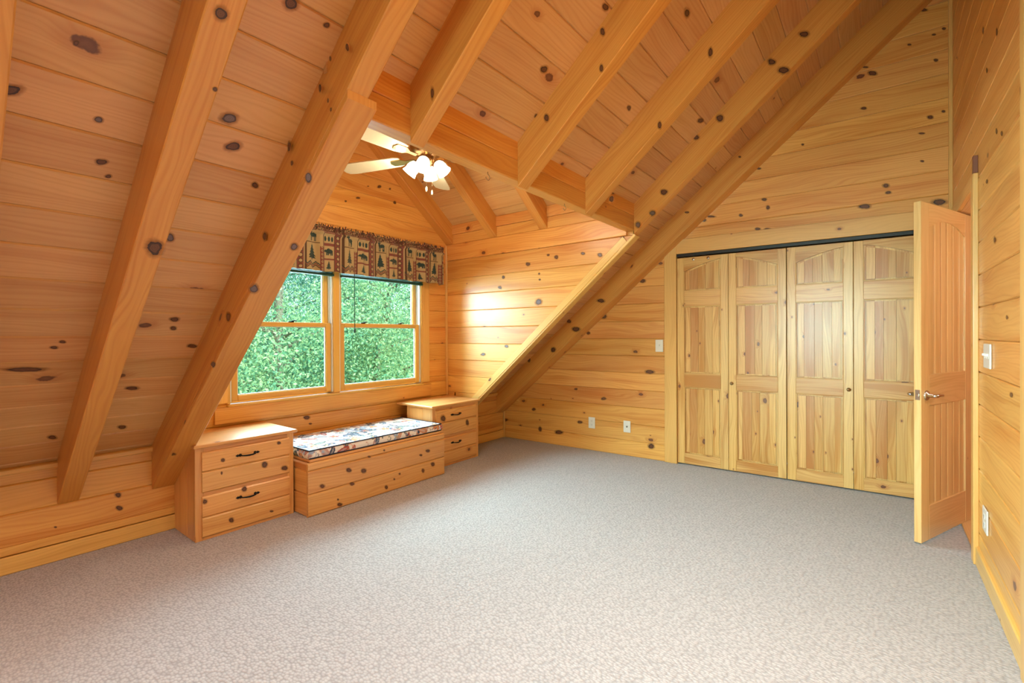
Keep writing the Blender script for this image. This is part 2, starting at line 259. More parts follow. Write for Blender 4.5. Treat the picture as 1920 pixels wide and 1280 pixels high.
# single large knots: key: (face normal, [(centre xyz, half-axis a xyz, half-axis b xyz, grey?)])
KNOTS = {
 'ceil': ((-0.0, -0.652, -0.7582), [(0.178,1.949,1.935,0.025,-0.008,0.007,0.001,0.014,-0.012,0), (0.293,1.797,2.066,0.007,-0.003,0.003,0.001,0.006,-0.005,0), (0.372,1.963,1.924,0.012,-0.004,0.003,0.002,0.008,-0.007,1), (0.4,2.079,1.824,0.016,-0.004,0.004,0.002,0.01,-0.008,0), (0.426,2.118,1.79,0.01,-0.002,0.002,0.001,0.007,-0.006,0), (0.713,1.852,2.019,0.029,-0.009,0.008,0.006,0.017,-0.014,1), (0.756,1.931,1.951,0.027,-0.008,0.007,0.006,0.017,-0.014,0), (0.882,2.041,1.857,0.014,-0.003,0.003,0.005,0.011,-0.01,0), (0.767,1.508,2.314,0.023,-0.01,0.009,0.008,0.016,-0.013,0), (0.895,1.512,2.311,0.01,-0.004,0.003,0.004,0.007,-0.006,0), (0.382,2.823,1.184,0.014,0,-0,0.001,0.008,-0.007,0), (0.404,2.793,1.209,0.012,0,-0,0.001,0.008,-0.007,0), (0.781,2.673,1.313,0.02,-0.001,0,0.004,0.015,-0.012,0), (0.79,2.723,1.27,0.015,-0,0,0.003,0.012,-0.01,0), (0.903,2.827,1.18,0.025,0.001,-0.001,0.004,0.013,-0.011,0), (0.711,3.083,0.96,0.03,0.003,-0.003,0.003,0.015,-0.013,0), (0.729,3.362,0.72,0.022,0.005,-0.004,0.004,0.017,-0.015,0), (0.446,3.373,0.711,0.019,0.004,-0.004,0.002,0.016,-0.014,0), (1.894,1.274,2.516,0.021,-0.008,0.007,0.016,0.011,-0.01,0), (1.996,0.998,2.754,0.018,-0.008,0.006,0.017,0.008,-0.007,0), (2.535,0.794,2.929,0.019,-0.008,0.007,0.03,0.01,-0.008,0), (2.67,1.182,2.595,0.018,-0.006,0.005,0.018,0.008,-0.007,0), (2.825,1.251,2.535,0.024,-0.007,0.006,0.028,0.013,-0.011,0), (3.476,0.998,2.754,0.037,-0.012,0.01,0.028,0.008,-0.007,0), (0.656,2.297,1.637,0.018,-0.003,0.002,0.005,0.017,-0.015,1), (0.306,2.933,1.089,0.067,0.005,-0.004,0.001,0.014,-0.012,0), (2.042,1.425,2.386,0.014,-0.004,0.004,0.012,0.009,-0.007,0)]),
 'Rb1': ((-0.0, -0.652, -0.7582), [(0.535,1.442,2.129,0.016,-0.007,0.006,0.006,0.015,-0.013,0), (0.555,2.107,1.558,0.027,-0.004,0.003,0.009,0.034,-0.029,0), (0.578,1.605,1.989,0.007,-0.002,0.002,0.002,0.006,-0.005,0)]),
 'R2b': ((-0.0, -0.652, -0.7582), [(0.946,2.205,1.442,0.02,-0.002,0.001,0.01,0.023,-0.02,1), (0.926,2.616,1.089,0.012,0.001,-0.001,0.007,0.02,-0.017,0), (0.949,1.738,1.844,0.013,-0.003,0.003,0.012,0.022,-0.019,1), (1.026,2,1.618,0.018,-0.003,0.002,0.008,0.016,-0.013,1)]),
 'X.935': ((-1.0, -0.0, -0.0), [(0.935,2.55,1.39,-0,-0.019,-0.001,-0,0,-0.018,0), (0.935,2.451,1.321,0,-0.03,-0.001,0,0,-0.023,0), (0.935,2.728,1.164,-0,-0.021,0,0,0,-0.016,0), (0.935,2.957,0.91,0,-0.024,0.002,0,0,-0.02,0), (0.935,3.021,0.973,-0,-0.016,0.001,0,0,-0.015,0), (0.935,3.215,0.677,0,-0.027,0.003,0,0,-0.022,0), (0.935,3.235,0.544,0,-0.054,0.008,0,0,-0.009,0), (0.935,1.446,2.227,0,-0.013,-0.005,0,0,-0.017,0), (0.935,1.622,2.144,0,-0.011,-0.004,0,0,-0.018,0), (0.935,1.569,2.081,0,-0.007,-0.002,0,0,-0.01,0), (0.935,1.553,2.227,0,-0.007,-0.003,0,0,-0.01,0), (0.935,1.854,1.986,0,-0.017,-0.004,0,0,-0.021,0), (0.935,1.834,1.915,0,-0.013,-0.003,0,0,-0.011,0), (0.935,1.551,2.043,0,-0.007,-0.002,0,0,-0.01,0), (0.935,2.07,1.656,0,-0.02,-0.003,0,0,-0.021,0)]),
 'R3': ((-1.0, -0.0, -0.0), [(1.295,1.411,2.202,0,-0.012,-0.004,0,0,-0.026,0)]),
 'R4': ((-1.0, -0.0, -0.0), [(2.04,1.041,2.503,0,-0.011,-0.004,0,0,-0.02,0), (2.04,1.357,2.357,0,-0.017,-0.005,0,0,-0.022,0), (2.04,1.034,2.674,0,-0.014,-0.006,0,0,-0.02,0)]),
 'R5': ((-1.0, -0.0, -0.0), [(2.79,0.744,2.822,0,-0.014,-0.005,0,0,-0.03,0), (2.79,1.037,2.491,0,-0.013,-0.004,0,0,-0.026,0), (2.79,1.355,2.104,0,-0.019,-0.003,0,0,-0.024,0)]),
 'R6': ((-1.0, -0.0, -0.0), [(3.59,0.893,2.78,0,-0.029,-0.008,0,0,-0.027,0), (3.59,1.061,2.69,0,-0.023,-0.006,0,0,-0.024,0), (3.59,1.303,2.328,0,-0.029,-0.006,0,0,-0.025,0), (3.59,0.375,3.179,0,-0.029,-0.012,0,0,-0.024,0), (3.59,0.563,3.067,0,-0.025,-0.009,0,0,-0.025,0), (3.59,0.493,2.985,0,-0.034,-0.012,0,0,-0.028,0)]),
 'Rb6': ((-0.0, -0.652, -0.7582), [(3.52,1.486,2.091,0.044,-0.008,0.007,0.042,0.018,-0.015,1), (3.566,1.387,2.176,0.044,-0.009,0.007,0.042,0.016,-0.014,1)]),
 'R7': ((-0.9995, -0.033, -0.0), [(4.297,2.21,1.57,0.002,-0.047,-0.002,-0,0,-0.022,0), (4.288,2.495,1.285,0.002,-0.05,-0.001,-0,0,-0.028,0), (4.279,2.772,1.066,0.001,-0.033,0.001,-0,0,-0.029,0), (4.285,2.577,1.37,0.001,-0.026,-0.001,-0,0,-0.023,0), (4.268,3.089,0.944,0.001,-0.022,0.001,-0,0,-0.024,0), (4.34,0.923,2.732,0,-0.012,-0.003,-0,0,-0.009,0), (4.325,1.36,2.33,0.001,-0.019,-0.003,-0,0,-0.01,0)]),
 'back': ((-0.9993, -0.038, -0.0), [(4.46,1.837,1.757,0.001,-0.032,-0.002,-0,0,-0.021,0), (4.444,2.254,1.417,0.001,-0.036,-0.001,-0,0,-0.028,0), (4.438,2.432,1.245,0.001,-0.025,-0,-0,0,-0.017,0), (4.463,1.769,0.859,0.002,-0.048,0.002,-0,0,-0.021,0), (4.444,2.257,0.559,0.001,-0.03,0.002,-0,0,-0.017,0), (4.463,1.756,0.131,0.001,-0.032,0.004,-0,0,-0.031,0), (4.395,3.542,0.205,0.002,-0.048,0.005,-0,0,-0.019,0), (4.434,2.535,0.285,0.001,-0.032,0.003,-0,0,-0.017,0), (4.411,3.128,0.37,0.001,-0.029,0.003,-0,0,-0.018,0), (4.414,3.042,0.152,0.001,-0.022,0.002,-0,0,-0.031,0), (4.424,2.797,0.145,0.002,-0.054,0.006,-0,0,-0.024,0), (4.432,2.582,0.639,0.001,-0.019,0.001,-0,0,-0.012,0), (4.54,-0.267,3.575,0.001,-0.023,-0.009,-0,0,-0.012,0), (4.544,-0.376,3.398,0,-0.011,-0.004,-0,0,-0.011,0), (4.542,-0.322,3.376,0,-0.011,-0.004,-0,0,-0.008,0), (4.537,-0.187,3.353,0,-0.012,-0.004,-0,0,-0.008,0), (4.529,0.029,3.214,0.001,-0.029,-0.01,-0,0,-0.02,0), (4.527,0.074,3.276,0.001,-0.02,-0.007,-0,0,-0.008,0), (4.543,-0.333,3.189,0.001,-0.014,-0.005,-0,0,-0.011,0), (4.527,0.084,2.963,0.001,-0.02,-0.006,-0,0,-0.012,0), (4.541,-0.301,2.788,0.001,-0.017,-0.005,-0,0,-0.015,0), (4.544,-0.372,2.81,0,-0.011,-0.003,-0,0,-0.011,0), (4.512,0.484,2.78,0,-0.011,-0.003,-0,0,-0.009,0), (4.54,-0.254,2.684,0.001,-0.018,-0.004,-0,0,-0.008,0), (4.54,-0.257,2.481,0,-0.012,-0.003,-0,0,-0.008,0), (4.532,-0.05,2.342,0.001,-0.022,-0.004,-0,0,-0.016,0), (4.532,-0.065,2.287,0.001,-0.019,-0.003,-0,0,-0.012,0), (4.527,0.079,2.206,0.001,-0.039,-0.006,-0,0,-0.021,0), (4.543,-0.349,2.167,0.002,-0.045,-0.008,-0,0,-0.023,0), (4.501,0.765,2.378,0.001,-0.02,-0.003,-0,0,-0.014,0), (4.502,0.737,2.305,0.001,-0.016,-0.003,-0,0,-0.018,0), (4.482,1.256,2.272,0.001,-0.023,-0.003,-0,0,-0.015,0), (4.485,1.196,2.297,0.002,-0.041,-0.006,-0,0,-0.01,0), (4.494,0.948,2.271,0.001,-0.017,-0.003,-0,0,-0.014,0), (4.499,0.815,2.133,0.001,-0.021,-0.003,-0,0,-0.014,0), (4.502,0.737,2.118,0.001,-0.032,-0.004,-0,0,-0.014,0), (4.499,0.805,2.651,0.001,-0.02,-0.004,-0,0,-0.009,0)]),
 'alc': ((-1.0, -0.0, -0.0), [(3.6,2.613,1.898,-0,-0.025,-0.002,0,0,-0.02,0), (3.6,2.296,1.931,0,-0.023,-0.002,0,0,-0.019,0), (3.6,2.383,1.96,-0,-0.018,-0.002,-0,0,-0.01,0), (3.6,1.858,1.903,0,-0.025,-0.003,0,0,-0.018,1), (3.6,2.022,1.934,0,-0.021,-0.002,-0,0,-0.014,1), (3.6,2.492,1.534,0,-0.042,-0.002,0,0,-0.03,1), (3.6,2.958,1.699,0,-0.027,-0.002,0,0,-0.016,0), (3.6,2.913,1.798,-0,-0.02,-0.002,0,0,-0.016,0), (3.6,2.485,1.797,-0,-0.012,-0.001,0,0,-0.01,0), (3.6,2.479,1.742,0,-0.012,-0.001,0,0,-0.01,0), (3.6,2.877,1.117,-0,-0.027,0,-0,0,-0.016,1), (3.6,3.184,1.031,-0,-0.036,0.001,0,0,-0.016,1), (3.6,2.574,2.262,0,-0.018,-0.003,0,0,-0.01,0), (3.6,2.49,2.046,-0,-0.018,-0.002,-0,0,-0.015,0), (3.6,2.532,2.12,0,-0.012,-0.002,0,0,-0.015,0)]),
 'chl': ((-0.0, -1.0, -0.0), [(1.178,3.185,0.466,0.012,0,-0.003,-0,-0,-0.013,0), (1.521,3.185,0.508,0.014,0,-0.003,-0,0,-0.011,0), (1.426,3.185,0.383,0.021,0,-0.005,-0,0,-0.021,0), (1.558,3.185,0.331,0.022,0,-0.005,-0,0,-0.018,0), (1.3,3.185,0.256,0.016,0,-0.004,-0,0,-0.02,0), (1.078,3.185,0.238,0.014,0,-0.004,-0,0,-0.016,0), (1.224,3.185,0.081,0.015,0,-0.005,-0,0,-0.017,0), (1.17,3.185,0.388,0.006,-0,-0.001,-0,-0,-0.01,0), (1.469,3.185,0.063,0.014,0,-0.004,-0,0,-0.007,0)]),
 'chr': ((-0.0, -1.0, -0.0), [(3.034,3.185,0.457,0.034,0,-0.005,-0,0,-0.03,0), (3.359,3.185,0.368,0.023,0,-0.003,-0,0,-0.031,0), (3.383,3.185,0.539,0.015,0,-0.002,-0,0,-0.008,0)]),
 'ben': ((-0.0, -1.0, -0.0), [(1.949,3.03,0.253,0.022,0,-0.005,-0,0,-0.019,0), (2.074,3.03,0.22,0.023,0,-0.005,-0,0,-0.02,0), (1.742,3.03,0.19,0.02,0,-0.005,-0,0,-0.015,0), (1.875,3.03,0.024,0.021,0,-0.006,-0,0,-0.015,0), (1.861,3.03,0.064,0.008,0,-0.002,-0,0,-0.008,0), (1.975,3.03,0.146,0.022,0,-0.006,-0,0,-0.012,0), (2.276,3.03,0.044,0.015,0,-0.004,-0,0,-0.017,0), (2.406,3.03,0.118,0.011,0,-0.003,-0,0,-0.009,0), (2.353,3.03,0.088,0.01,0,-0.003,-0,0,-0.008,0), (2.706,3.03,0.243,0.024,0,-0.005,-0,0,-0.014,0), (2.629,3.03,0.222,0.018,0,-0.004,-0,0,-0.009,0), (2.763,3.03,0.116,0.025,-0,-0.005,-0,-0,-0.018,0), (2.652,3.03,0.087,0.018,0,-0.004,-0,0,-0.018,0), (2.258,3.03,0.336,0.01,0,-0.002,-0,0,-0.008,0), (2.122,3.03,0.314,0.014,0,-0.003,-0,0,-0.008,0)]),
 'knee': ((-0.0, -1.0, -0.0), [(0.75,3.56,0.29,0.017,0,-0.005,-0,0,-0.016,0), (0.756,3.56,0.21,0.017,0,-0.005,-0,0,-0.016,0), (0.481,3.56,0.186,0.006,0,-0.002,-0,-0,-0.006,0)]),
 'win': ((-0.0, -1.0, -0.0), [(2.003,3.715,0.555,0.028,0,-0.004,-0,0,-0.018,0), (2.034,3.715,0.5,0.014,0,-0.002,-0,0,-0.009,0), (2.729,3.715,2.635,0.024,0,0.006,-0,0,-0.015,0), (2.852,3.715,2.644,0.013,0,0.003,-0,0,-0.01,0), (2.606,3.715,2.609,0.012,-0,0.003,-0,-0,-0.005,0), (2.498,3.715,2.476,0.022,0,0.005,-0,0,-0.01,0), (2.373,3.715,2.419,0.011,-0,0.002,-0,0,-0.009,0), (2.909,3.715,2.525,0.019,0,0.004,-0,0,-0.016,0)]),
 'right': ((0.0, 1.0, 0.0), [(3.314,-0.42,2.744,-0.022,-0,-0.011,0,-0,-0.021,0), (2.976,-0.42,2.565,-0.018,0,-0.009,0,0,-0.019,0), (3.214,-0.42,2.5,-0.021,0,-0.009,0,0,-0.013,0), (3.024,-0.42,1.649,-0.024,0,-0.004,0,0,-0.017,0), (2.871,-0.42,2.08,-0.022,0,-0.007,0,0,-0.011,0), (2.984,-0.42,2.128,-0.018,0,-0.006,0,0,-0.014,0), (2.771,-0.42,1.292,-0.02,0,-0.001,0,0,-0.009,0), (2.694,-0.42,0.982,-0.028,0,0.003,0,0,-0.011,0), (3.218,-0.42,1.964,-0.028,0,-0.007,0,0,-0.01,0)]),
 'D1': ((-0.0, -1.0, -0.0), [(2.871,3.61,2.649,0.025,-0,0.006,-0,0,-0.02,0), (2.678,3.61,2.955,0.018,0,0.006,-0,0,-0.015,0)]),
}

# ------------------------------------------------------------------ mesh builder
class MB:
    def __init__(s): s.v = []; s.f = []; s.uv = []; s.mi = []; s.sm = []

    def face(s, idx, uvs=None, mi=0, sm=False):
        s.f.append(tuple(idx)); s.uv.append(uvs or [(0, 0)] * len(idx)); s.mi.append(mi); s.sm.append(sm)

    def board(s, o, L, Wd, T, ln, wd, th, c=.004, cut=(0, 0, 0, 0), mi=0):
        """Board with a chamfered front. o corner, L length dir, Wd width dir, T dir of the visible face.
        cut = (start at w0, start at w1, end at w0, end at w1) extra offsets along L."""
        o, L, Wd, T = (Vector(x) for x in (o, L, Wd, T))
        if wd > .05: wd -= .001
        c = c * 1.5 if c > .001 else c
        prof = [(0, 0), (0, th - c), (c, th), (wd - c, th), (wd, th - c), (wd, 0)]
        ou, ov = random.uniform(0, 40), random.uniform(0, 40)
        b = len(s.v)
        girth = [0]
        for i in range(1, 6): girth.append(girth[-1] + math.dist(prof[i], prof[i - 1]))
        us = []
        for e in (0, 1):
            for (w, t) in prof:
                k = w / wd
                l = (cut[0] * (1 - k) + cut[1] * k) if e == 0 else ln + (cut[2] * (1 - k) + cut[3] * k)
                s.v.append(o + L * l + Wd * w + T * t); us.append(l + ou)
        for i in range(6):
            j = (i + 1) % 6
            g0 = girth[i] + ov; g1 = (girth[j] if j else girth[5] + wd) + ov
            s.face((b + i, b + j, b + 6 + j, b + 6 + i), [(us[i], g0), (us[j], g1), (us[6 + j], g1), (us[6 + i], g0)], mi)
        for e in (0, 1):
            ids = [b + e * 6 + i for i in range(6)]
            if e == 0: ids = ids[::-1]
            s.face(ids, [(ou + prof[(i - b) % 6][1] * .3, ov + prof[(i - b) % 6][0]) for i in ids], mi)

    def box(s, a, b_, c=.002, g=0, M4=None, mi=0, taper=None):
        """Bevelled box from a to b_, grain along axis g."""
        lo = [min(a[i], b_[i]) for i in range(3)]; hi = [max(a[i], b_[i]) for i in range(3)]
        c = min([c] + [(hi[i] - lo[i]) * .45 for i in range(3)])
        off = (random.uniform(0, 40), random.uniform(0, 40)); base = len(s.v); loc = []; ids = {}
        for sx in (0, 1):
            for sy in (0, 1):
                for sz in (0, 1):
                    sg = (sx, sy, sz)
                    for ax in range(3):
                        q = []
                        for k in range(3):
                            e = hi[k] if sg[k] else lo[k]
                            if k != ax: e += -c if sg[k] else c
                            q.append(e)
                        ids[(sg, ax)] = len(loc); loc.append(q)
        for q in loc:
            p = Vector(q); s.v.append(M4 @ p if M4 else p)

        def add(keys, n):
            idx = [ids[k] for k in keys]
            o1 = [k for k in range(3) if k != g]
            if n == g: pu, pv = o1
            else: pu = g; pv = [k for k in o1 if k != n][0]
            uvs = [(loc[i][pu] * (1 if n != g else .3) + off[0], loc[i][pv] + off[1] + (.37 * n)) for i in idx]
            s.face([base + i for i in idx], uvs, mi)
        for ax in range(3):
            o = [k for k in range(3) if k != ax]
            for sg in (0, 1):
                ring = []
                for (p, q) in ((0, 0), (1, 0), (1, 1), (0, 1)):
                    t = [0, 0, 0]; t[ax] = sg; t[o[0]] = p; t[o[1]] = q; ring.append((tuple(t), ax))
                add(ring, ax)
        for ax in range(3):           # edges parallel to ax
            o = [k for k in range(3) if k != ax]
            for p in (0, 1):
                for q in (0, 1):
                    t0 = [0, 0, 0]; t0[o[0]] = p; t0[o[1]] = q; t1 = list(t0); t1[ax] = 1
                    add([(tuple(t0), o[0]), (tuple(t1), o[0]), (tuple(t1), o[1]), (tuple(t0), o[1])], o[0])
        for sg in [(x, y, z) for x in (0, 1) for y in (0, 1) for z in (0, 1)]:
            add([(sg, 0), (sg, 1), (sg, 2)], 2)

    def beam(s, p0, p1, side, up, w, h, c=.004, cutdir=None, mi=0):
        """Rafter: p0->p1 along bottom-left edge, side = width dir, up = depth dir (need not be square)."""
        p0, p1, side, up = (Vector(x) for x in (p0, p1, side, up))
        L = (p1 - p0); ln = L.length; L.normalize(); ou, ov = random.uniform(0, 40), random.uniform(0, 40)
        prof = [(0, c), (c, 0), (w - c, 0), (w, c), (w, h), (0, h)]
        b = len(s.v); gi = [0]
        for i in range(1, 6): gi.append(gi[-1] + math.dist(prof[i], prof[i - 1]))
        for e in (0, 1):
            for (x, y) in prof: s.v.append((p1 if e else p0) + side * x + up * y)
        for i in range(6):
            j = (i + 1) % 6; g0 = gi[i] + ov; g1 = (gi[j] if j else gi[5] + h) + ov
            s.face((b + i, b + j, b + 6 + j, b + 6 + i), [(ou, g0), (ou, g1), (ou + ln, g1), (ou + ln, g0)], mi)
        for e in (0, 1):
            ids = [b + e * 6 + i for i in range(6)]
            s.face(ids if e else ids[::-1], [(ou + prof[(i - b) % 6][1] * .3, ov + prof[(i - b) % 6][0]) for i in ids], mi)

    def knots(s, key, off=(0, 0, 0)):
        """Large single knots, set as thin ovals on the face of the boards (metres, world)."""
        nn, L = KNOTS[key]; nn = Vector(nn); kz = .78; off = Vector(off)
        for q in L:
            c = Vector(q[0:3]) - off; A = Vector(q[3:6]); B_ = Vector(q[6:9]); b = len(s.v); n = 18; ph_ = random.uniform(0, 6)
            s.v.append(c + nn * .0016)
            for r_ in (.5, 1.0, 1.9):
                for k in range(n):
                    a = 2 * PI * k / n; w = 1 + .07 * math.sin(2 * a + ph_) + .05 * math.sin(3 * a + 2 * ph_)
                    s.v.append(c + (A * math.cos(a) + B_ * math.sin(a)) * (r_ * (w if r_ < 1.5 else 1 + (w - 1) * .5) * kz) + nn * (.0016 if r_ < 1.5 else .0012))
            mi = 2 if q[9] else 1; u0 = random.uniform(0, 9)
            for k in range(n):
                k2 = (k + 1) % n
                s.face((b, b + 1 + k, b + 1 + k2), [(0, u0), (.5, u0), (.5, u0)], mi)
                for r_ in (0, 1):
                    i0 = b + 1 + r_ * n; e0, e1 = ((.5, 1.0), (1.0, 1.9))[r_]
                    s.face((i0 + k, i0 + n + k, i0 + n + k2, i0 + k2), [(e0, u0), (e1, u0), (e1, u0), (e0, u0)], mi)

    def lathe(s, prof, seg=24, M4=None, mi=0, sm=True, cap=False):
        b = len(s.v); n = len(prof)
        for k in range(seg):
            a = 2 * PI * k / seg
            for (r, z) in prof:
                p = Vector((r * math.cos(a), r * math.sin(a), z)); s.v.append(M4 @ p if M4 else p)
        for k in range(seg):
            k2 = (k + 1) % seg
            for i in range(n - 1): s.face((b + k * n + i, b + k2 * n + i, b + k2 * n + i + 1, b + k * n + i + 1), None, mi, sm)
        if cap:
            s.face([b + k * n for k in range(seg)][::-1], None, mi); s.face([b + k * n + n - 1 for k in range(seg)], None, mi)

    def tube(s, pts, r, seg=8, mi=0, radii=None):
        pts = [Vector(p) for p in pts]; b = len(s.v); n = len(pts)
        for i, p in enumerate(pts):
            t = (pts[min(i + 1, n - 1)] - pts[max(i - 1, 0)]).normalized()
            a = t.orthogonal().normalized() if i == 0 else (pa - t * pa.dot(t)).normalized()
            pa = a; bb = t.cross(a); rr = radii[i] if radii else r
            for k in range(seg):
                an = 2 * PI * k / seg; s.v.append(p + a * (rr * math.cos(an)) + bb * (rr * math.sin(an)))
        for i in range(n - 1):
            for k in range(seg):
                k2 = (k + 1) % seg
                s.face((b + i * seg + k, b + i * seg + k2, b + (i + 1) * seg + k2, b + (i + 1) * seg + k), [(0, 0)] * 4, mi, True)
        s.face([b + k for k in range(seg)][::-1], None, mi); s.face([b + (n - 1) * seg + k for k in range(seg)], None, mi)

    def prism(s, poly, o, A, B, T, th, mi=0, g='A', inset=0):
        """Flat polygon in (a,b) coordinates, extruded by th along T."""
        o, A, B, T = (Vector(x) for x in (o, A, B, T)); b = len(s.v); n = len(poly)
        ou, ov = random.uniform(0, 40), random.uniform(0, 40)
        for e in (0, 1):
            for (x, y) in poly: s.v.append(o + A * x + B * y + T * (th * e))
        u = [((x + ou, y + ov) if g == 'A' else (y + ou, x + ov)) for (x, y) in poly]
        s.face(list(range(b, b + n))[::-1], u[::-1], mi); s.face(list(range(b + n, b + 2 * n)), u, mi)
        for i in range(n):
            j = (i + 1) % n
            s.face((b + i, b + j, b + n + j, b + n + i), [u[i], u[j], (u[j][0], u[j][1] + th), (u[i][0], u[i][1] + th)], mi)

    def obj(s, name, mats, parent=None, recalc=True, link=True, col=None):
        me = bpy.data.meshes.new(name)
        me.from_pydata([tuple(v) for v in s.v], [], s.f)
        for m_ in (mats if isinstance(mats, (list, tuple)) else [mats]): me.materials.append(M[m_] if isinstance(m_, str) else m_)
        uvl = me.uv_layers.new(name='UVMap'); uvl.data.foreach_set('uv', [c for f in s.uv for t in f for c in t])
        me.polygons.foreach_set('material_index', s.mi); me.polygons.foreach_set('use_smooth', s.sm)
        if recalc:
            import bmesh
            bm = bmesh.new(); bm.from_mesh(me); bmesh.ops.recalc_face_normals(bm, faces=bm.faces); bm.to_mesh(me); bm.free()
        if col is not None:
            a = me.color_attributes.new('print', 'FLOAT_COLOR', 'POINT')
            a.data.foreach_set('color', np.c_[col, np.ones(len(col))].astype(np.float32).ravel())
        me.update(); o = bpy.data.objects.new(name, me)
        COL.objects.link(o)
        if parent: o.parent = parent
        return o


def recenter(o):
    """Put a top-level mesh object's origin at the middle of its base."""
    me = o.data; co = np.empty(len(me.vertices) * 3); me.vertices.foreach_get('co', co); co = co.reshape(-1, 3)
    c = (co.min(0) + co.max(0)) / 2; c[2] = co[:, 2].min()
    me.transform(Matrix.Translation(-Vector(c))); o.location = c
    return o


def thing(name, label, cat, loc=(0, 0, 0), rz=0, group=None):
    o = bpy.data.objects.new(name, None); COL.objects.link(o); o.location = loc; o.rotation_euler = (0, 0, rz); o.empty_display_size = .1
    o['label'] = label; o['category'] = cat
    if group: o['group'] = group
    return o


def tag(o, label, cat, group=None):
    o['label'] = label; o['category'] = cat
    if group: o['group'] = group
    return o


def struct(o, label=None):
    o['kind'] = 'structure'
    if label: o['label'] = label
    return o


def sroot(name, loc=(0, 0, 0), rz=0, label=None):
    o = bpy.data.objects.new(name, None); COL.objects.link(o); o.location = loc; o.rotation_euler = (0, 0, rz)
    return struct(o, label)


# ------------------------------------------------------------------ dimensions (metres; camera stands at x=0, y=0)
YK = 3.56            # low knee wall under the slope
YR = -.42            # wall with the open door
YW = 3.715           # window wall of the dormer
XL, XR = 1.045, 3.60  # dormer side walls
XB = -1.4            # gable wall behind the camera
SL = .86             # slope of the main roof
CB = .55 + SL * YK   # ceiling boards: z = CB - SL*y
CR = .308 + SL * YK  # undersides of the rafters
YH = 1.547           # front of the header beam
nrm = math.sqrt(1 + SL * SL)
U = Vector((0, -1, SL)) / nrm          # up the slope
NI = Vector((0, -SL, -1)) / nrm        # towards the room
P = .1715                              # plank pitch


def zc(y): return CB - SL * y
def yc(z): return (CB - z) / SL
def xcl(y): return 4.53 - .038 * y     # closet wall stands slightly out of square


EYE = (1, 0, 0), (0, 1, 0), (0, 0, 1)
# floor
b = MB(); b.box((XB - .1, YR - .1, -.05), (4.75, YW + .15, 0), .001)
struct(b.obj('floor', 'carpet'), 'pale grey looped carpet over the whole room')

# knee wall (y = YK): left of the dormer and right of it
b = MB()
for z0, z1 in ((.0915, .138), (.138, .308), (.308, .46), (.46, .60)):
    for x0, x1 in ((XB, XL), (XR + .02, 4.42)):
        b.board((x0, YK + .02, z0), (1, 0, 0), (0, 0, 1), (0, -1, 0), x1 - x0, z1 - z0, .02, .0035)
b.box((XB, YK + .02, 0), (XL, YK + .04, .62), .001); b.box((XR, YK + .02, 0), (4.45, YK + .04, .62), .001)
b.knots('knee')
struct(b.obj('wall_left', ['wall', 'knot', 'knotg']), 'low knotty pine knee wall under the sloping ceiling')
b = MB()
for x0, x1 in ((XB, XL - .005), (XR + .02, 4.395)):
    b.board((x0, YK, 0), (1, 0, 0), (0, 0, 1), (0, -1, 0), x1 - x0, .0915, .012, .003)
struct(b.obj('baseboard_left', 'trim'))
# sill trim where ceiling boards meet the knee wall
b = MB()
for x0, x1 in ((XB, .065), (.155, .49), (.58, .957), (3.68, 4.25)):
    b.board((x0, YK - .012, .515), (1, 0, 0), (0, 0, 1), (0, -1, 0), x1 - x0, .032, .012, .004)
struct(b.obj('trim_1', 'trim'))

# right wall (y = YR) with the door opening 3.54..4.312, up to z 2.0
DX0, DX1, DZ = 3.54, 4.312, 2.0
b = MB(); k = 0
while k * .1705 < 4.1:
    z0, z1 = k * .1705 + (.0 if k else 0), (k + 1) * .1705
    segs = [(XB, DX0), (DX1, 4.56)] if z0 < DZ - .05 else [(XB, 4.56)]
    for x0, x1 in segs:
        if z0 < DZ < z1 - .01 and x0 < DX0 and x1 > DX1: pass
        b.board((x0, YR - .02, z0), (1, 0, 0), (0, 0, 1), (0, 1, 0), x1 - x0, z1 - z0, .02, .0035)
    k += 1
for x0, x1, z0, z1 in ((XB, DX0, 0, 4.1), (DX1, 4.7, 0, 4.1), (DX0, DX1, DZ + .02, 4.1)):
    b.box((x0, YR - .10, z0), (x1, YR - .02, z1), .001)
b.knots('right')
struct(b.obj('wall_right', ['wall', 'knot', 'knotg']), 'tall knotty pine wall with the open door')
b = MB(); b.board((XB, YR, 0), (1, 0, 0), (0, 0, 1), (0, 1, 0), 3.47 - XB, .10, .014, .003)
struct(b.obj('baseboard_right', 'trim'))
b = MB(); b.box((2.36, YR, 0), (2.425, YR + .022, 4.0), .003, 2)
struct(b.obj('trim_2', 'trim'), 'vertical pine batten on the tall right wall')
# door casing and jamb
b = MB()
b.box((3.465, YR, 0), (3.54, YR + .022, 2.075), .003, 2)
b.box((4.312, YR, 0), (4.377, YR + .022, 2.075), .003, 2)
b.box((3.54, YR, 2.0), (4.312, YR + .022, 2.075), .003, 0)
struct(b.obj('trim_3', 'trim'), 'pine casing round the open door')
b = MB()
b.box((3.52, YR - .12, 0), (3.54, YR - .0, 2.0), .002, 2); b.box((4.312, YR - .12, 0), (4.332, YR - .0, 2.0), .002, 2)
b.box((3.54, YR - .12, 2.0), (4.312, YR - .0, 2.02), .002, 0)
b.box((4.300, YR - .095, 0), (4.312, YR - .065, 2.0), .002, 2); b.box((3.54, YR - .075, 0), (3.552, YR - .045, 2.0), .002, 2)
struct(b.obj('trim_4', 'door'), 'pine jamb and stop of the open doorway')
b = MB(); b.box((3.54, YR - .12, .0), (4.312, YR + .0, .012), .003, 0)
struct(b.obj('trim_5', 'door'), 'bare wood threshold in the doorway')
b = MB(); b.box((3.475, YR, 2.077), (3.505, YR + .02, 2.17), .002, 2)
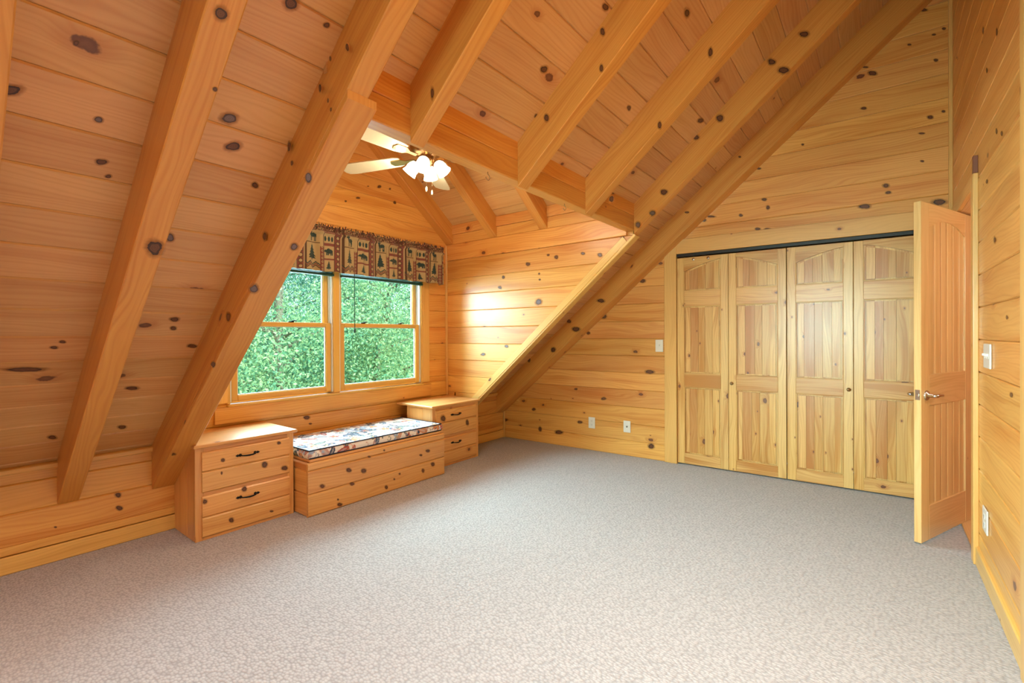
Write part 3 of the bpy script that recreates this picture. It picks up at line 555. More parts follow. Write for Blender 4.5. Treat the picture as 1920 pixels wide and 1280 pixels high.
tag(recenter(b.obj('wood_block', plain('redwood', (.22, .07, .03), .5))), 'small dark red wood block standing on top of the door casing', 'wood block')
# hall beyond the door
b = MB()
b.box((2.6, -1.95, -.04), (4.9, YR - .10, -.002), .001)
struct(b.obj('floor', 'door'), 'bare wood hall floor')
b = MB()
for k in range(15):
    b.board((4.85, YR - .1, k * P), (0, -1, 0), (0, 0, 1), (-1, 0, 0), 1.8, P, .02)
    b.board((2.6, -1.9, k * P), (1, 0, 0), (0, 0, 1), (0, 1, 0), 2.3, P, .02)
    b.board((2.6, YR - .1, k * P), (0, -1, 0), (0, 0, 1), (1, 0, 0), 1.8, P, .02)
b.box((2.5, -2, 2.5), (4.95, YR - .08, 2.56), .001)
struct(b.obj('wall_hall', 'wall'))

# closet wall (slightly out of square), local frame: x along the wall from the right corner, planks to z
CW0 = Vector((xcl(YR), YR, 0)); CWd = (Vector((xcl(YK), YK, 0)) - CW0).normalized(); CWn = Vector((-CWd.y, CWd.x, 0))
if CWn.x > 0: CWn = -CWn
CWL = (Vector((xcl(YK), YK, 0)) - CW0).length


def cwp(y, z, t=0): return CW0 + CWd * ((y - YR) * 1.00072) + Vector((0, 0, z)) + CWn * t


CY0, CY1, CZ = -.30, 1.505, 1.985      # closet opening
b = MB(); k = 0
while k * .172 - .017 < 4.0:
    z0 = k * .172 - .017; z1 = z0 + .172; z0 = max(z0, 0)
    ye0, ye1 = min(yc(z0), YK) + .05, min(yc(z1), YK) + .05
    ye1 = max(ye1, YR + .02); ye0 = max(ye0, YR + .03)
    segs = [(YR, None)] if z0 > 1.99 else [(YR, CY0), (CY1, None)]
    for y0, y1 in segs:
        z1c = z1; o = cwp(y0, z0, -.02)
        if y1 is None: b.board(o, CWd, (0, 0, 1), CWn, ye0 - y0, z1c - z0, .02, .0035, (0, 0, 0, ye1 - ye0))
        else: b.board(o, CWd, (0, 0, 1), CWn, y1 - y0, z1c - z0, .02, .0035)
    k += 1
for poly in ([(CY1, 0), (YK + .1, 0), (YK + .1, .65), (CY1, zc(CY1) + .05)], [(YR - .05, 1.99), (CY1, 1.99), (CY1, zc(CY1) + .05), (YR - .05, zc(YR) + .05)], [(YR - .05, 0), (CY0, 0), (CY0, 1.99), (YR - .05, 1.99)]):
    b.prism(poly, CW0 - CWd * YR - CWn * .05, CWd, (0, 0, 1), CWn, .028)
b.knots('back')
struct(b.obj('wall_back', ['wall', 'knot', 'knotg']), 'knotty pine end wall with the closet')
# closet recess
b = MB()
for y in (CY0 - .03, CY1 + .01): b.prism([(-.6, 0), (-.02, 0), (-.02, 2.0), (-.6, 2.0)], cwp(y, 0, 0), CWn, (0, 0, 1), CWd, .02)
b.prism([(CY0 - .03, 0), (CY1 + .03, 0), (CY1 + .03, 2.02), (CY0 - .03, 2.02)], cwp(0, 0, -.62), CWd, (0, 0, 1), CWn, .02)
b.prism([(CY0 - .03, -.6), (CY1 + .03, -.6), (CY1 + .03, -.03), (CY0 - .03, -.03)], cwp(0, 2.0, 0), CWd, CWn, (0, 0, 1), .02)
b.prism([(CY0 - .03, -.6), (CY1 + .03, -.6), (CY1 + .03, -.0), (CY0 - .03, -.0)], cwp(0, -.022, 0), CWd, CWn, (0, 0, 1), .02)
struct(b.obj('wall_closet', 'wall'))
b = MB()      # casing round the closet
b.box((CY1, 0, 0), (CY1 + .115, .016, 2.12), .003, 2); b.box((CY0 - .09, 0, 0), (CY0, .016, 1.985), .003, 2); b.box((YR + .02, 0, 1.985), (CY1, .016, 2.12), .003, 0)
o = b.obj('trim_6', 'trim'); o.matrix_world = Matrix(((CWd.x, CWn.x, 0, 0), (CWd.y, CWn.y, 0, 0), (0, 0, 1, 0), (0, 0, 0, 1))); o.location = cwp(0, 0)
struct(o, 'pine casing round the closet')
MCW = o.matrix_world.copy(); MCW.translation = cwp(0, 0)
b = MB(); b.box((CY0, -.045, 1.968), (CY1, -.004, 1.985), .002); b.box((CY0, -.006, 1.957), (CY1, .0, 1.983), .001)
o = b.obj('trim_7', 'dark'); o.matrix_world = MCW; struct(o, 'dark metal track above the closet doors')
b = MB(); b.box((YR + .0, 0, 0), (YR + .022, .022, 4.0), .003, 2)
o = b.obj('trim_8', 'trim'); o.matrix_world = MCW; struct(o, 'corner batten between closet wall and tall right wall')
b = MB(); b.box((YK - .02, 0, 0), (YK, .02, .33), .003, 2)
o = b.obj('trim_9', 'trim'); o.matrix_world = MCW; struct(o)

# gable wall behind the camera with a window added to carry fill light
b = MB()
GW0, GW1, GZ0, GZ1 = -.25, .85, .86, 1.90
for k in range(25):
    z0, z1 = k * P, (k + 1) * P
    ye0, ye1 = min(yc(z0), YK) + .03, max(min(yc(z1), YK) + .03, YR)
    if ye0 <= YR: break
    segs = [(YR, None)] if (z1 <= GZ0 + .05 or z0 >= GZ1 - .05) else [(YR, GW0), (GW1, None)]
    for y0, y1 in segs:
        if y1 is None:
            if ye0 - y0 > .02: b.board((XB - .02, y0, z0), (0, 1, 0), (0, 0, 1), (1, 0, 0), ye0 - y0, P, .02, .0035, (0, 0, 0, ye1 - ye0))
        else: b.board((XB - .02, y0, z0), (0, 1, 0), (0, 0, 1), (1, 0, 0), y1 - y0, P, .02)
struct(b.obj('wall_front', 'wall'))

w = sroot('window_3', (XB, (GW0 + GW1) / 2, GZ0), 0, 'window added in the wall behind the camera for fill light')
b = MB(); hw = (GW1 - GW0) / 2; gh = GZ1 - GZ0
for a0, a1 in (((-.06, -hw - .05, -.05), (.02, hw + .05, .03)), ((-.06, -hw - .05, gh - .09), (.02, hw + .05, gh)), ((-.06, -hw - .05, 0), (.02, -hw + .04, gh)), ((-.06, hw - .04, 0), (.02, hw + .05, gh)), ((-.05, -hw, gh * .5), (.01, hw, gh * .5 + .04))): b.box(a0, a1, .003, 1)
b.obj('window_frame', 'sash', w)
b = MB(); b.box((-.03, -hw, 0), (-.024, hw, gh), .0005); b.obj('pane', 'glass', w)
# ------------------------------------------------------------------ main sloping ceiling
b = MB()
O = Vector((0, YK, .55)); s0 = .035 - .168; k = 0
S_END = (YK - YR + .1) * nrm; S_H = (YK - YH) * nrm
s0 = -.02
lines = [-.06] + [.035 + .168 * i for i in range(0, 40)]
for i in range(len(lines) - 1):
    a, c_ = lines[i], lines[i + 1]
    if a > S_END: break
    segs = [(XB, XL + .01), (XR + .06, 4.70)] if c_ < S_H + .03 else [(XB, 4.70)]
    for x0, x1 in segs:
        cuts = [x0, x1]
        if x1 - x0 > 5: cuts = [x0, random.choice((.11, .535)), random.choice((2.12, 2.91)), x1]
        for q in range(len(cuts) - 1):
            b.board(O + U * a - NI * .02 + Vector((cuts[q], 0, 0)), (1, 0, 0), U, NI, cuts[q + 1] - cuts[q], c_ - a, .02, .0035)
for x0, x1, a, c_ in ((XB - .05, XL - .02, -.1, S_H), (XR + .08, 4.8, -.1, S_H), (XB - .05, 4.8, S_H, S_END)):
    b.board(O + U * a - NI * .05 + Vector((x0, 0, 0)), (1, 0, 0), U, NI, x1 - x0, c_ - a, .025, .001)
CEIL = b
b.knots('ceil')
struct(b.obj('ceiling', ['ceil', 'knot', 'knotg']), 'sloping ceiling of wide knotty pine boards')

# rafters
HU = Vector((0, 0, 1))
HR = CB - CR      # plumb depth


def rafter(x0, x1, w, ya, yb, label, kn=(), h=None, name='ceiling_rafter'):
    """Rafter from y=ya (low) to y=yb (high); x may drift from x0 at the foot to x1 at y=0."""
    m = MB(); f = lambda y: x0 + (x1 - x0) * (YK - y) / YK
    hh = h or HR
    m.beam((f(ya), ya, CR - SL * ya + (HR - hh)), (f(yb), yb, CR - SL * yb + (HR - hh)), (1, 0, 0), (0, 0, 1), w, hh)
    for k_ in kn: m.knots(k_)
    o = m.obj(name, ['beam', 'knot', 'knotg']); recenter(o)
    return tag(o, label, 'rafter', 'rafters under the sloping ceiling')


YT = YR + .0
rafter(.072, .060, .09, YK, YT, 'rafter at the far left edge, only a sliver showing')
rafter(.489, .503, .09, YK, YT, 'full-length rafter on the left ending low on the knee wall, with a big knot', ('Rb1',))
rafter(.915, .978, .088, YK, YT, 'full-length dark-sided rafter beside the dormer opening above the left chest', ('X.935',))
rafter(1.296, 1.294, .075, YH, YT, 'pine rafter landing on the header directly above the ceiling fan', ('R3',))
rafter(2.041, 2.039, .09, YH, YT, 'pine rafter landing mid-header, second one right of the fan', ('R4',))
rafter(2.791, 2.789, .09, YH, YT, 'pine rafter landing on the header near its right end, before the corner', ('R5',))
rafter(3.591, 3.589, .08, YH - .0, YT, 'pine rafter coming down at the right corner of the header, two dark knots', ('R6', 'Rb6'))
m = MB(); yb = YT       # wide rafter against the closet wall
for e in (0,):
    w0 = .145; ya = YK
    b_ = len(m.v); ou, ov = 3.3, 7.7
    for y, xl in ((ya, 4.25), (yb, xcl(yb) - .10)):
        xr = xcl(y) - .001
        for (x, z) in ((xl, CR - SL * y), (xr, CR - SL * y - .015), (xr, CB - SL * y), (xl, CB - SL * y)): m.v.append(Vector((x, y, z)))
    gi = (0, .145, .4, .55, .8)
    for i in range(4):
        j = (i + 1) % 4
        m.face((b_ + i, b_ + j, b_ + 4 + j, b_ + 4 + i), [(ou, ov + gi[i]), (ou, ov + gi[i + 1]), (ou + 5.2, ov + gi[i + 1]), (ou + 5.2, ov + gi[i])])
    m.face((b_ + 3, b_ + 2, b_ + 1, b_)); m.face((b_ + 4, b_ + 5, b_ + 6, b_ + 7))
m.knots('R7')
tag(recenter(m.obj('ceiling_rafter', ['beam', 'knot', 'knotg'])), 'wide rafter lying against the closet wall, running down to the far corner', 'rafter', 'rafters under the sloping ceiling')

# header beam over the dormer opening
HZ = 2.068
b = MB()
b.board((XL - .01, YH + .075, HZ), (1, 0, 0), (0, 0, 1), (0, -1, 0), XR + .05 - XL, .115, .075, .003)
b.board((XL - .01, YH + .075, HZ + .115), (1, 0, 0), (0, 0, 1), (0, -1, 0), XR + .05 - XL, .13, .075, .003)
tag(recenter(b.obj('header_beam', 'beam')), 'long horizontal pine header beam spanning the front of the dormer', 'beam')
# sloping trim boards under the rafters that edge the dormer opening
b = MB()
a = CR - SL * YK


def slope_board(m, x0, x1, y0, y1, drop, th, x1b=None):
    o = Vector((x0, y0, CR - SL * y0 - drop)); ln = (y0 - y1) * nrm
    m.board(o, U, (1, 0, 0), NI, ln, x1 - x0, th, .003)


b = MB(); b.beam((.915, YK - .005, CR - SL * (YK - .005) - .032), (.952, 1.475, CR - SL * 1.475 - .032), (1, 0, 0), (0, 0, 1), .122, .031, .002); b.knots('R2b')
o = b.obj('trim_10', ['beam', 'knot', 'knotg']); struct(o, 'flat pine board under the rafter edging the left of the dormer')
b = MB(); slope_board(b, XR - .012, XR + .075, 3.50, YH, 0.0, .02)
b.board((XR - .012, 3.50, CR - SL * 3.50 + .0), U, (1, 0, 0), NI, 2.4, .001, .001)
struct(b.obj('trim_11', 'trim'), 'pine edge board sloping down the right of the dormer')

# dormer side walls
TOPZ = 2.405
cs = CR + .0      # slope line of the wall ends


def side_wall(x, tx, name):
    m = MB(); zs = [0.0, .1, .27, .4435, .6175, .7915, .9655, 1.1395, 1.3135, 1.4875, 1.6615, 1.8355, 2.0355, 2.205]
    for i in range(len(zs) - 1):
        z0, z1 = zs[i], zs[i + 1]
        ys0, ys1 = (cs - z0) / SL, (cs - z1) / SL
        ys0, ys1 = min(ys0, YK + .02), min(ys1, YK + .02)
        if z1 > HZ: ys0 = ys1 = YH + .07
        elif z0 < 2.03 and ys1 < YH: ys1 = YH
        th = .03 if z0 > 2.0 else .02
        m.board((x - tx * .02, ys0, z0), (0, 1, 0), (0, 0, 1), (tx, 0, 0), YW - ys0, z1 - z0, th, .0035, (0, ys1 - ys0, 0, 0))
    m.prism([(YK + .05, 0), (YW + .1, 0), (YW + .1, TOPZ + .2), (YH + .02, TOPZ + .2), (YH + .02, cs - SL * (YH + .02)), (YK + .05, cs - SL * (YK + .05))], (x - tx * .02, 0, 0), (0, 1, 0), (0, 0, 1), (-tx, 0, 0), .03)
    # frieze between the rafter feet
    m.board((x - tx * .02, YH + .07, 2.205), (0, 1, 0), (0, 0, 1), (tx, 0, 0), YW - YH - .07, .105, .022, .003)
    m.board((x - tx * .02, YH + .07, 2.31), (0, 1, 0), (0, 0, 1), (tx, 0, 0), YW - YH - .07, .10, .034, .003)
    if tx < 0: m.knots('alc')
    return struct(m.obj(name, ['wall', 'knot', 'knotg']))


side_wall(XR, -1, 'wall_alcove_right'); side_wall(XL, 1, 'wall_alcove_left')
b = MB(); vv = Vector((0, 0, 1))
ln = (3.33 - 1.60) * nrm
wdir = Vector((0, SL, 1)) / nrm; wdir = Vector((0, 1 * SL, 1)).normalized()
b.board(Vector((XR, 3.34, cs - SL * 3.34)), U, wdir, (-1, 0, 0), ln, .062, .010, .002, (.0, .0, 0, 0))
struct(b.obj('trim_12', 'trim'), 'narrow casing along the sloping end of the dormer side wall')
b = MB(); b.box((XR - .022, YW - .022, .58), (XR, YW, 2.2), .003, 2); b.box((XL, YW - .022, .58), (XL + .022, YW, 2.2), .003, 2)
struct(b.obj('trim_13', 'trim'))

# window wall of the dormer
WX0, WX1, WZ0, WZ1 = 1.40, 3.25, .735, 1.94
DS = .78; XC = (XL + XR) / 2; ZD = 2.405


def zd(x): return ZD + DS * (XC - XL - abs(x - XC))


b = MB(); zs = [0, .10, .27, .4435, .58, .735] + [.7915 + .174 * i for i in range(0, 20)]
for i in range(len(zs) - 1):
    z0, z1 = zs[i], zs[i + 1]
    if z0 > 3.42: break

    def half(z): return (XC - XL) + .05 if z < ZD else max((XC - XL) - (z - ZD) / DS + .05, .0)
    h0, h1 = half(z0), half(z1)
    if WZ0 - .01 <= z0 and z0 < WZ1 - .05 and z1 < WZ1 + .12:
        b.board((XL - .05, YW + .02, z0), (1, 0, 0), (0, 0, 1), (0, -1, 0), WX0 - XL + .05, z1 - z0, .02, .0035)
        b.board((WX1, YW + .02, z0), (1, 0, 0), (0, 0, 1), (0, -1, 0), XR + .05 - WX1, z1 - z0, .02, .0035)
    else:
        b.board((XC - h0, YW + .02, z0), (1, 0, 0), (0, 0, 1), (0, -1, 0), 2 * h0, z1 - z0, .02, .0035, (0, h0 - h1, 0, h1 - h0))
for poly in ([(XL - .1, 0), (WX0, 0), (WX0, ZD), (XL - .1, ZD)], [(WX1, 0), (XR + .1, 0), (XR + .1, ZD), (WX1, ZD)], [(WX0, 0), (WX1, 0), (WX1, WZ0), (WX0, WZ0)],
             [(WX0, WZ1), (WX1, WZ1), (WX1, ZD), (WX0, ZD)], [(XL - .1, ZD), (XR + .1, ZD), (XC, ZD + 1.1)]):
    b.prism(poly, (0, YW + .02, 0), (1, 0, 0), (0, 0, 1), (0, 1, 0), .08)
b.knots('win')
struct(b.obj('wall_window', ['wall', 'knot', 'knotg']), 'knotty pine gable wall of the dormer round the window')

# dormer ceiling, two slopes
b = MB(); dn = math.sqrt(1 + DS * DS)
for sx in (1, -1):
    ex = XR if sx == 1 else XL
    Ud = Vector((-sx, 0, DS)) / dn; Nd = Vector((-sx * DS, 0, -1)) / dn
    Ld = (XC - XL) * dn; pos = -.08
    while pos < Ld - .001:
        w_ = min(.168, Ld + .02 - pos)
        b.board(Vector((ex, YH + .07, ZD)) + Ud * pos - Nd * .02, (0, 1, 0), Ud, Nd, YW + .1 - YH - .07, w_, .02, .0035); pos += .168
    b.board(Vector((ex, YH, ZD)) - Ud * .15 - Nd * .05, (0, 1, 0), Ud, Nd, YW + .2 - YH, Ld + .15, .025, .001)
b.prism([(XL - .1, 2.2), (XR + .1, 2.2), (XR + .1, ZD), (XC, ZD + 1.05), (XL - .1, ZD)], (0, YH + .05, 0), (1, 0, 0), (0, 0, 1), (0, 1, 0), .02)
struct(b.obj('ceiling_dormer', 'ceil'), 'peaked pine ceiling of the dormer')
b = MB(); b.box((XC - .045, YH + .08, ZD + (XC - XL) * DS - .12), (XC + .045, YW, ZD + (XC - XL) * DS - .0), .003, 1)
tag(recenter(b.obj('ridge_beam', 'beam')), 'short pine ridge beam at the peak of the dormer', 'beam')
DN = ('against the window wall', 'in the middle', 'nearest the header beam')
for (y0, w_), nm in zip(((3.61, .105), (2.995, .09), (2.39, .09)), DN):
    for sx in (1, -1):
        m = MB(); ex = XR if sx == 1 else XL
        x1 = XC + sx * .045; dz = DS * (XC - XL - .045)
        m.beam((ex, y0, 2.205), (x1, y0, 2.205 + dz), (0, 1, 0), (0, 0, 1), w_, ZD - 2.205 + .0)
        o = recenter(m.obj('dormer_rafter', 'beam'))
        tag(o, f'dormer rafter on the {"right" if sx == 1 else "left"} slope, the one {nm}', 'rafter', 'rafters of the dormer')

# ------------------------------------------------------------------ windows
b = MB()          # casing, stool and apron
b.box((WX1 - .005, YW - .018, WZ0 + .01), (WX1 + .085, YW, WZ1 + .09), .003, 2); b.box((WX0 - .085, YW - .018, WZ0 + .01), (WX0 + .005, YW, WZ1 + .09), .003, 2)
b.box((WX0, YW - .018, WZ1), (WX1, YW, WZ1 + .09), .003, 0)
struct(b.obj('trim_14', 'trim'), 'pine casing round the dormer window')
b = MB(); b.box((WX0 - .085, YW - .022, .598), (WX1 + .105, YW, .718), .003, 0)
struct(b.obj('trim_15', 'wall'), 'wide pine apron board below the dormer window')
b = MB(); b.box((WX0 - .0, YW - .030, .716), (WX1 + .0, YW + .07, .735), .004, 0)
struct(b.obj('trim_16', 'sash'), 'pine stool under the dormer window')
b = MB()          # jambs of the twin unit
for x0, x1 in ((WX0, WX0 + .022), (2.243, 2.302), (WX1 - .022, WX1)): b.box((x0, YW - .012, WZ0), (x1, YW + .11, WZ1), .003, 2)
b.box((WX0, YW - .010, WZ1 - .022), (WX1, YW + .11, WZ1), .003, 0); b.box((WX0, YW + .065, WZ0 - .03), (WX1, YW + .16, WZ0 + .01), .003, 0)
struct(b.obj('trim_17', 'sash'), 'pine jambs and mullion between the two sash windows')
for n, (x0, x1) in enumerate(((WX0 + .022, 2.243), (2.302, WX1 - .022))):
    xm = (x0 + x1) / 2; w = sroot('window_%d' % (n + 1), (xm, YW + .04, WZ0), 0, ('left' if n == 0 else 'right') + ' double-hung window of the dormer'); hw = (x1 - x0) / 2; H = WZ1 - WZ0 - .022
    b = MB()
    for s in (-1, 1):
        b.box((s * hw, -.04, .01), (s * (hw - .012), .055, H), .002, 2)
        for q in (.0, .02, .04): b.box((s * (hw - .012), -.006 + q, .01), (s * (hw - .019), .004 + q, H), .001, 2)
    b.obj('jamb_liner', 'white', w)
    mid = .585
    for nm, y0, z0, z1, st in (('lower_sash', -.032, .012, mid + .018, .045), ('upper_sash', .012, mid - .018, H, .045)):
        b = MB()
        for s in (-1, 1): b.box((s * (hw - .013), y0, z0), (s * (hw - .013 - st), y0 + .036, z1), .004, 2)
        rb = .045 if nm == 'lower_sash' else .034; rt = .034 if nm == 'lower_sash' else .05
        b.box((-hw + .058, y0, z0), (hw - .058, y0 + .036, z0 + rb), .004, 0); b.box((-hw + .058, y0, z1 - rt), (hw - .058, y0 + .036, z1), .004, 0)
        so = b.obj(nm, 'sash', w)
        b = MB(); i0, i1, j0, j1 = -hw + .058, hw - .058, z0 + rb, z1 - rt
        for A, B_ in (((i0, j0), (i1, j0 + .006)), ((i0, j1 - .006), (i1, j1)), ((i0, j0), (i0 + .006, j1)), ((i1 - .006, j0), (i1, j1))):
            b.box((A[0], y0 + .012, A[1]), (B_[0], y0 + .026, B_[1]), .001, 0)
        b.obj('glazing_bead', 'white', so)
        b = MB(); b.box((i0, y0 + .016, j0), (i1, y0 + .020, j1), .0004, 0); b.obj('pane', 'glass', so)
        if nm == 'lower_sash':
            for s in ((-1, 1) if n else (.25,)):
                b = MB(); cx = s * .21
                b.box((cx - .022, y0 + .002, z1), (cx + .022, y0 + .03, z1 + .008), .002); b.tube([(cx, y0 + .014, z1 + .006), (cx + .03, y0 + .008, z1 + .016), (cx + .045, y0 + .004, z1 + .012)], .005)
                b.obj('sash_lock', 'iron', so)


# ------------------------------------------------------------------ printed fabrics (motifs rastered in code)
def raster(w, h, ppm):
    ny, nx = int(h * ppm) + 1, int(w * ppm) + 1
    yy, xx = np.mgrid[0:ny, 0:nx] / ppm
    return xx, yy, nx, ny


def ell(X, Y, cx, cy, rx, ry, a=0):
    c_, s_ = math.cos(a), math.sin(a); dx, dy = X - cx, Y - cy
    return ((dx * c_ + dy * s_) / rx) ** 2 + ((-dx * s_ + dy * c_) / ry) ** 2 < 1


def fbear(X, Y, cx, cy, s):
    m = ell(X, Y, cx, cy, .50 * s, .26 * s) | ell(X, Y, cx - .15 * s, cy + .13 * s, .25 * s, .2 * s) | ell(X, Y, cx - .52 * s, cy + .02 * s, .2 * s, .15 * s) | ell(X, Y, cx - .7 * s, cy - .03 * s, .1 * s, .06 * s)
    for lx in (-.36, -.16, .22, .42): m |= (abs(X - cx - lx * s) < .075 * s) & (Y < cy) & (Y > cy - .46 * s)
    return m


def fmoose(X, Y, cx, cy, s):
    m = ell(X, Y, cx, cy, .34 * s, .20 * s) | ell(X, Y, cx - .33 * s, cy + .2 * s, .12 * s, .2 * s, .5) | ell(X, Y, cx - .5 * s, cy + .3 * s, .17 * s, .08 * s)
    m |= ell(X, Y, cx - .32 * s, cy + .5 * s, .24 * s, .09 * s)
    for lx in (-.24, -.12, .16, .27): m |= (abs(X - cx - lx * s - .03 * (Y - cy)) < .04 * s) & (Y < cy) & (Y > cy - .62 * s)
    return m


def ftree(X, Y, cx, y0, h, w_):
    t = (Y - y0) / h; saw = (t * 5) % 1
    m = (t > .08) & (t < 1) & (abs(X - cx) < w_ / 2 * (1 - t) * (1.15 - .45 * saw))
    return m | ((t > -.02) & (t <= .1) & (abs(X - cx) < w_ * .06))


TAN, RED, GRN, BRN, GLD = (np.array(c) for c in ((.50, .36, .17), (.22, .055, .04), (.018, .045, .04), (.10, .045, .02), (.40, .30, .13)))


def valance_print(X, Y, H):
    T = .345; C = np.empty(X.shape + (3,)); C[:] = TAN
    x = X % T
    row = np.floor(X / T)

    def put(m, c): C[m] = c
    put((x > .0) & (x < .02), BRN)
    # column of diamonds and rings on red
    m = (x > .275) & (x < .335); put(m, RED)
    yy = (Y % .044) - .022; put(ell(x, yy, .305, 0, .021, .018), BRN); put(ell(x, yy, .305, 0, .014, .011), TAN)
    m = (x > .125) & (x < .160) & (Y < .20); put(m, RED); yy = (Y % .03) - .015; put(m & ell(x, yy, .1425, 0, .009, .009), TAN); put(m & ell(x, yy, .1425, 0, .005, .005), BRN)
    # left column: moose over tree over zigzag
    put((x > .015) & (x < .125) & (abs(Y - .225) < .004), BRN)
    put(fmoose(x, Y, .078, .285, .078), GRN)
    put(ftree(x, Y, .068, .085, .13, .075), GRN)
    z = abs(((x / .05) % 1) - .5) * .05
    for k_, cc in ((0, BRN), (.014, RED), (.028, GRN)): put((x < .125) & (abs(Y - .018 - k_ - z) < .005), cc)
    # right column: three cones, framed bear, small tree
    m = (x > .16) & (x < .275)
    put(m & (Y > .212) & (Y < .235), RED); put(m & (Y > .095) & (Y < .110), RED)
    for k_ in range(3): put(ell(x, Y, .183 + .034 * k_, .27, .011, .021), GRN)
    put(m & (Y > .31), RED); put(m & (((Y - .31) % .02) > .013) & (Y > .31), TAN)
    put(m & (abs(x - .163) < .003), BRN); put(m & (abs(x - .272) < .003), BRN)
    put(fbear(x, Y, .224, .168, .072), GRN)
    put(ftree(x, Y, .217, .015, .075, .06), GRN)
    h1 = np.sin(X * 410 + 3 * np.sin(X * 57)) + np.sin(X * 233 + Y * 160); top = Y > .325
    put(top & (h1 > .1), BRN); put(top & (h1 < -.7), RED)
    return C


def cushion_print(X, Y):
    r = np.random.default_rng(5); C = np.empty(X.shape + (3,)); C[:] = (.86, .80, .74)
    cols = [(.035, .055, .12), (.05, .10, .20), (.42, .07, .04), (.62, .24, .10), (.10, .14, .10), (.55, .30, .26), (.04, .05, .08), (.35, .45, .62)]
    w, h = X.max(), Y.max()
    for i in range(430):
        cx, cy = r.uniform(0, w), r.uniform(0, h); c = np.array(cols[r.integers(len(cols))]); a = r.uniform(0, 3.1)
        k_ = r.integers(4); s_ = r.uniform(.016, .046)
        if k_ == 0:
            C[ell(X, Y, cx, cy, s_ * 1.6, s_ * .55, a)] = c
            C[ell(X, Y, cx, cy, s_ * 1.1, s_ * .22, a)] = c * .5 + .3
        elif k_ == 1:
            for q in range(5): C[ell(X, Y, cx + s_ * .7 * math.cos(q * 1.257), cy + s_ * .7 * math.sin(q * 1.257), s_ * .5, s_ * .34, q * 1.257)] = c
            C[ell(X, Y, cx, cy, s_ * .3, s_ * .3)] = (.65, .45, .12)
        elif k_ == 2:
            d = np.hypot(X - cx, Y - cy); C[(abs(d - s_ * .8) < .0025) & (np.arctan2(Y - cy, X - cx) < a)] = c
        else: C[ell(X, Y, cx, cy, s_ * .3, s_ * .3)] = c
    return C


def cloth(name, nx, ny, fn, colors, parent=None, mat='print'):
    """Grid surface; fn(i/nx, j/ny) arrays -> xyz."""
    gi, gj = np.meshgrid(np.linspace(0, 1, nx), np.linspace(0, 1, ny))
    X, Y, Z = fn(gi, gj); vs_ = np.stack([X, Y, Z], -1).reshape(-1, 3)
    q = np.arange(nx * ny).reshape(ny, nx)
    f = np.stack([q[:-1, :-1], q[:-1, 1:], q[1:, 1:], q[1:, :-1]], -1).reshape(-1, 4)
    me = bpy.data.meshes.new(name); me.from_pydata(vs_.tolist(), [], f.tolist())
    a = me.color_attributes.new('print', 'FLOAT_COLOR', 'POINT')
    a.data.foreach_set('color', np.c_[colors.reshape(-1, 3), np.ones(nx * ny)].astype(np.float32).ravel())
    me.polygons.foreach_set('use_smooth', [True] * len(me.polygons)); me.materials.append(M[mat])
    o = bpy.data.objects.new(name, me); COL.objects.link(o)
    if parent: o.parent = parent
    return o


# valance: rod pocket with a ruffled heading; the printed skirt hangs below, ends return to the wall
VX0, VX1 = 1.28, 3.47
vt = thing('valance', 'gathered printed cotton valance with bears, moose and trees over the window', 'valance', ((VX0 + VX1) / 2, YW - .07, 1.765))
VW, VH = VX1 - VX0, .385
xx, yy, nx, ny = raster(VW * 1.25, VH, 300)
colr = valance_print(xx / 1.2, yy, VH) * .8
fold_rng = np.random.default_rng(3); ph = fold_rng.uniform(0, 6.28, 6)


def vfn(g, h_):
    x = -VW / 2 + VW * g
    low_ = 1 - h_ * .5
    d = .010 * np.sin(g * 62 + ph[0]) + .007 * np.sin(g * 111 + ph[1] + h_) + .006 * np.sin(g * 173 + ph[2])
    d = d * (.65 + .6 * (1 - h_))
    head = np.clip((h_ - .86) / .14, 0, 1)
    d = d + head * (.012 * np.sin(g * 620) + .008 * np.sin(g * 871 + 1))
    d = d - .022 * np.exp(-((h_ - .82) / .035) ** 2)
    z = VH * h_ + .005 * np.sin(g * 60 + 1.3) * (1 - h_) + head * (.010 * np.sin(g * 620 + 1) + .006 * np.sin(g * 233))
    y = -.03 + d
    e = np.clip(np.abs(g - .5) * 2 - .985, 0, 1) / .015; y = y + e * .075; x = x - np.sign(g - .5) * e * .012
    return x, y, z


cloth('skirt', nx, ny, vfn, colr, vt)
b = MB(); b.tube([(-VW / 2 + .01, -.012, VH * .82), (VW / 2 - .01, -.012, VH * .82)], .010)
b.tube([(VW / 2 - .01, -.012, VH * .82), (VW / 2 - .005, .068, VH * .82)], .006); b.tube([(-VW / 2 + .01, -.012, VH * .82), (-VW / 2 + .005, .068, VH * .82)], .006)
b.obj('curtain_rod', 'white', vt)
# raised green blinds behind the valance
for n, (x0, x1) in enumerate(((WX0 + .04, 2.235), (2.31, WX1 - .02))):
    t = thing('window_blind', ('dark green blind drawn up over the left window' if n == 0 else 'dark green blind drawn up over the right window, cord hanging'), 'blind', ((x0 + x1) / 2, YW - .022, 1.738), group='raised green blinds')
    b = MB(); hw = (x1 - x0) / 2
    for q in range(9): b.box((-hw, -.022, .024 + q * .011), (hw, .016, .029 + q * .011), .0015)
    b.obj('slats', 'green', t)
    b = MB(); b.box((-hw, -.022, 0), (hw, .018, .02), .004); b.obj('bottom_rail', 'green', t)
    b = MB(); b.box((-hw, -.02, .125), (hw, .02, .17), .003); b.obj('head_rail', 'green', t)
    if n == 1:
        b = MB(); b.tube([(-.345, -.026, .14), (-.345, -.028, -.1), (-.343, -.026, -.44)], .0035, 6); b.lathe([(.001, -.44), (.007, -.455), (.008, -.48), (.001, -.49)], 10, Matrix.Translation((-.343, -.026, 0)))
        b.obj('cord', 'green', t)


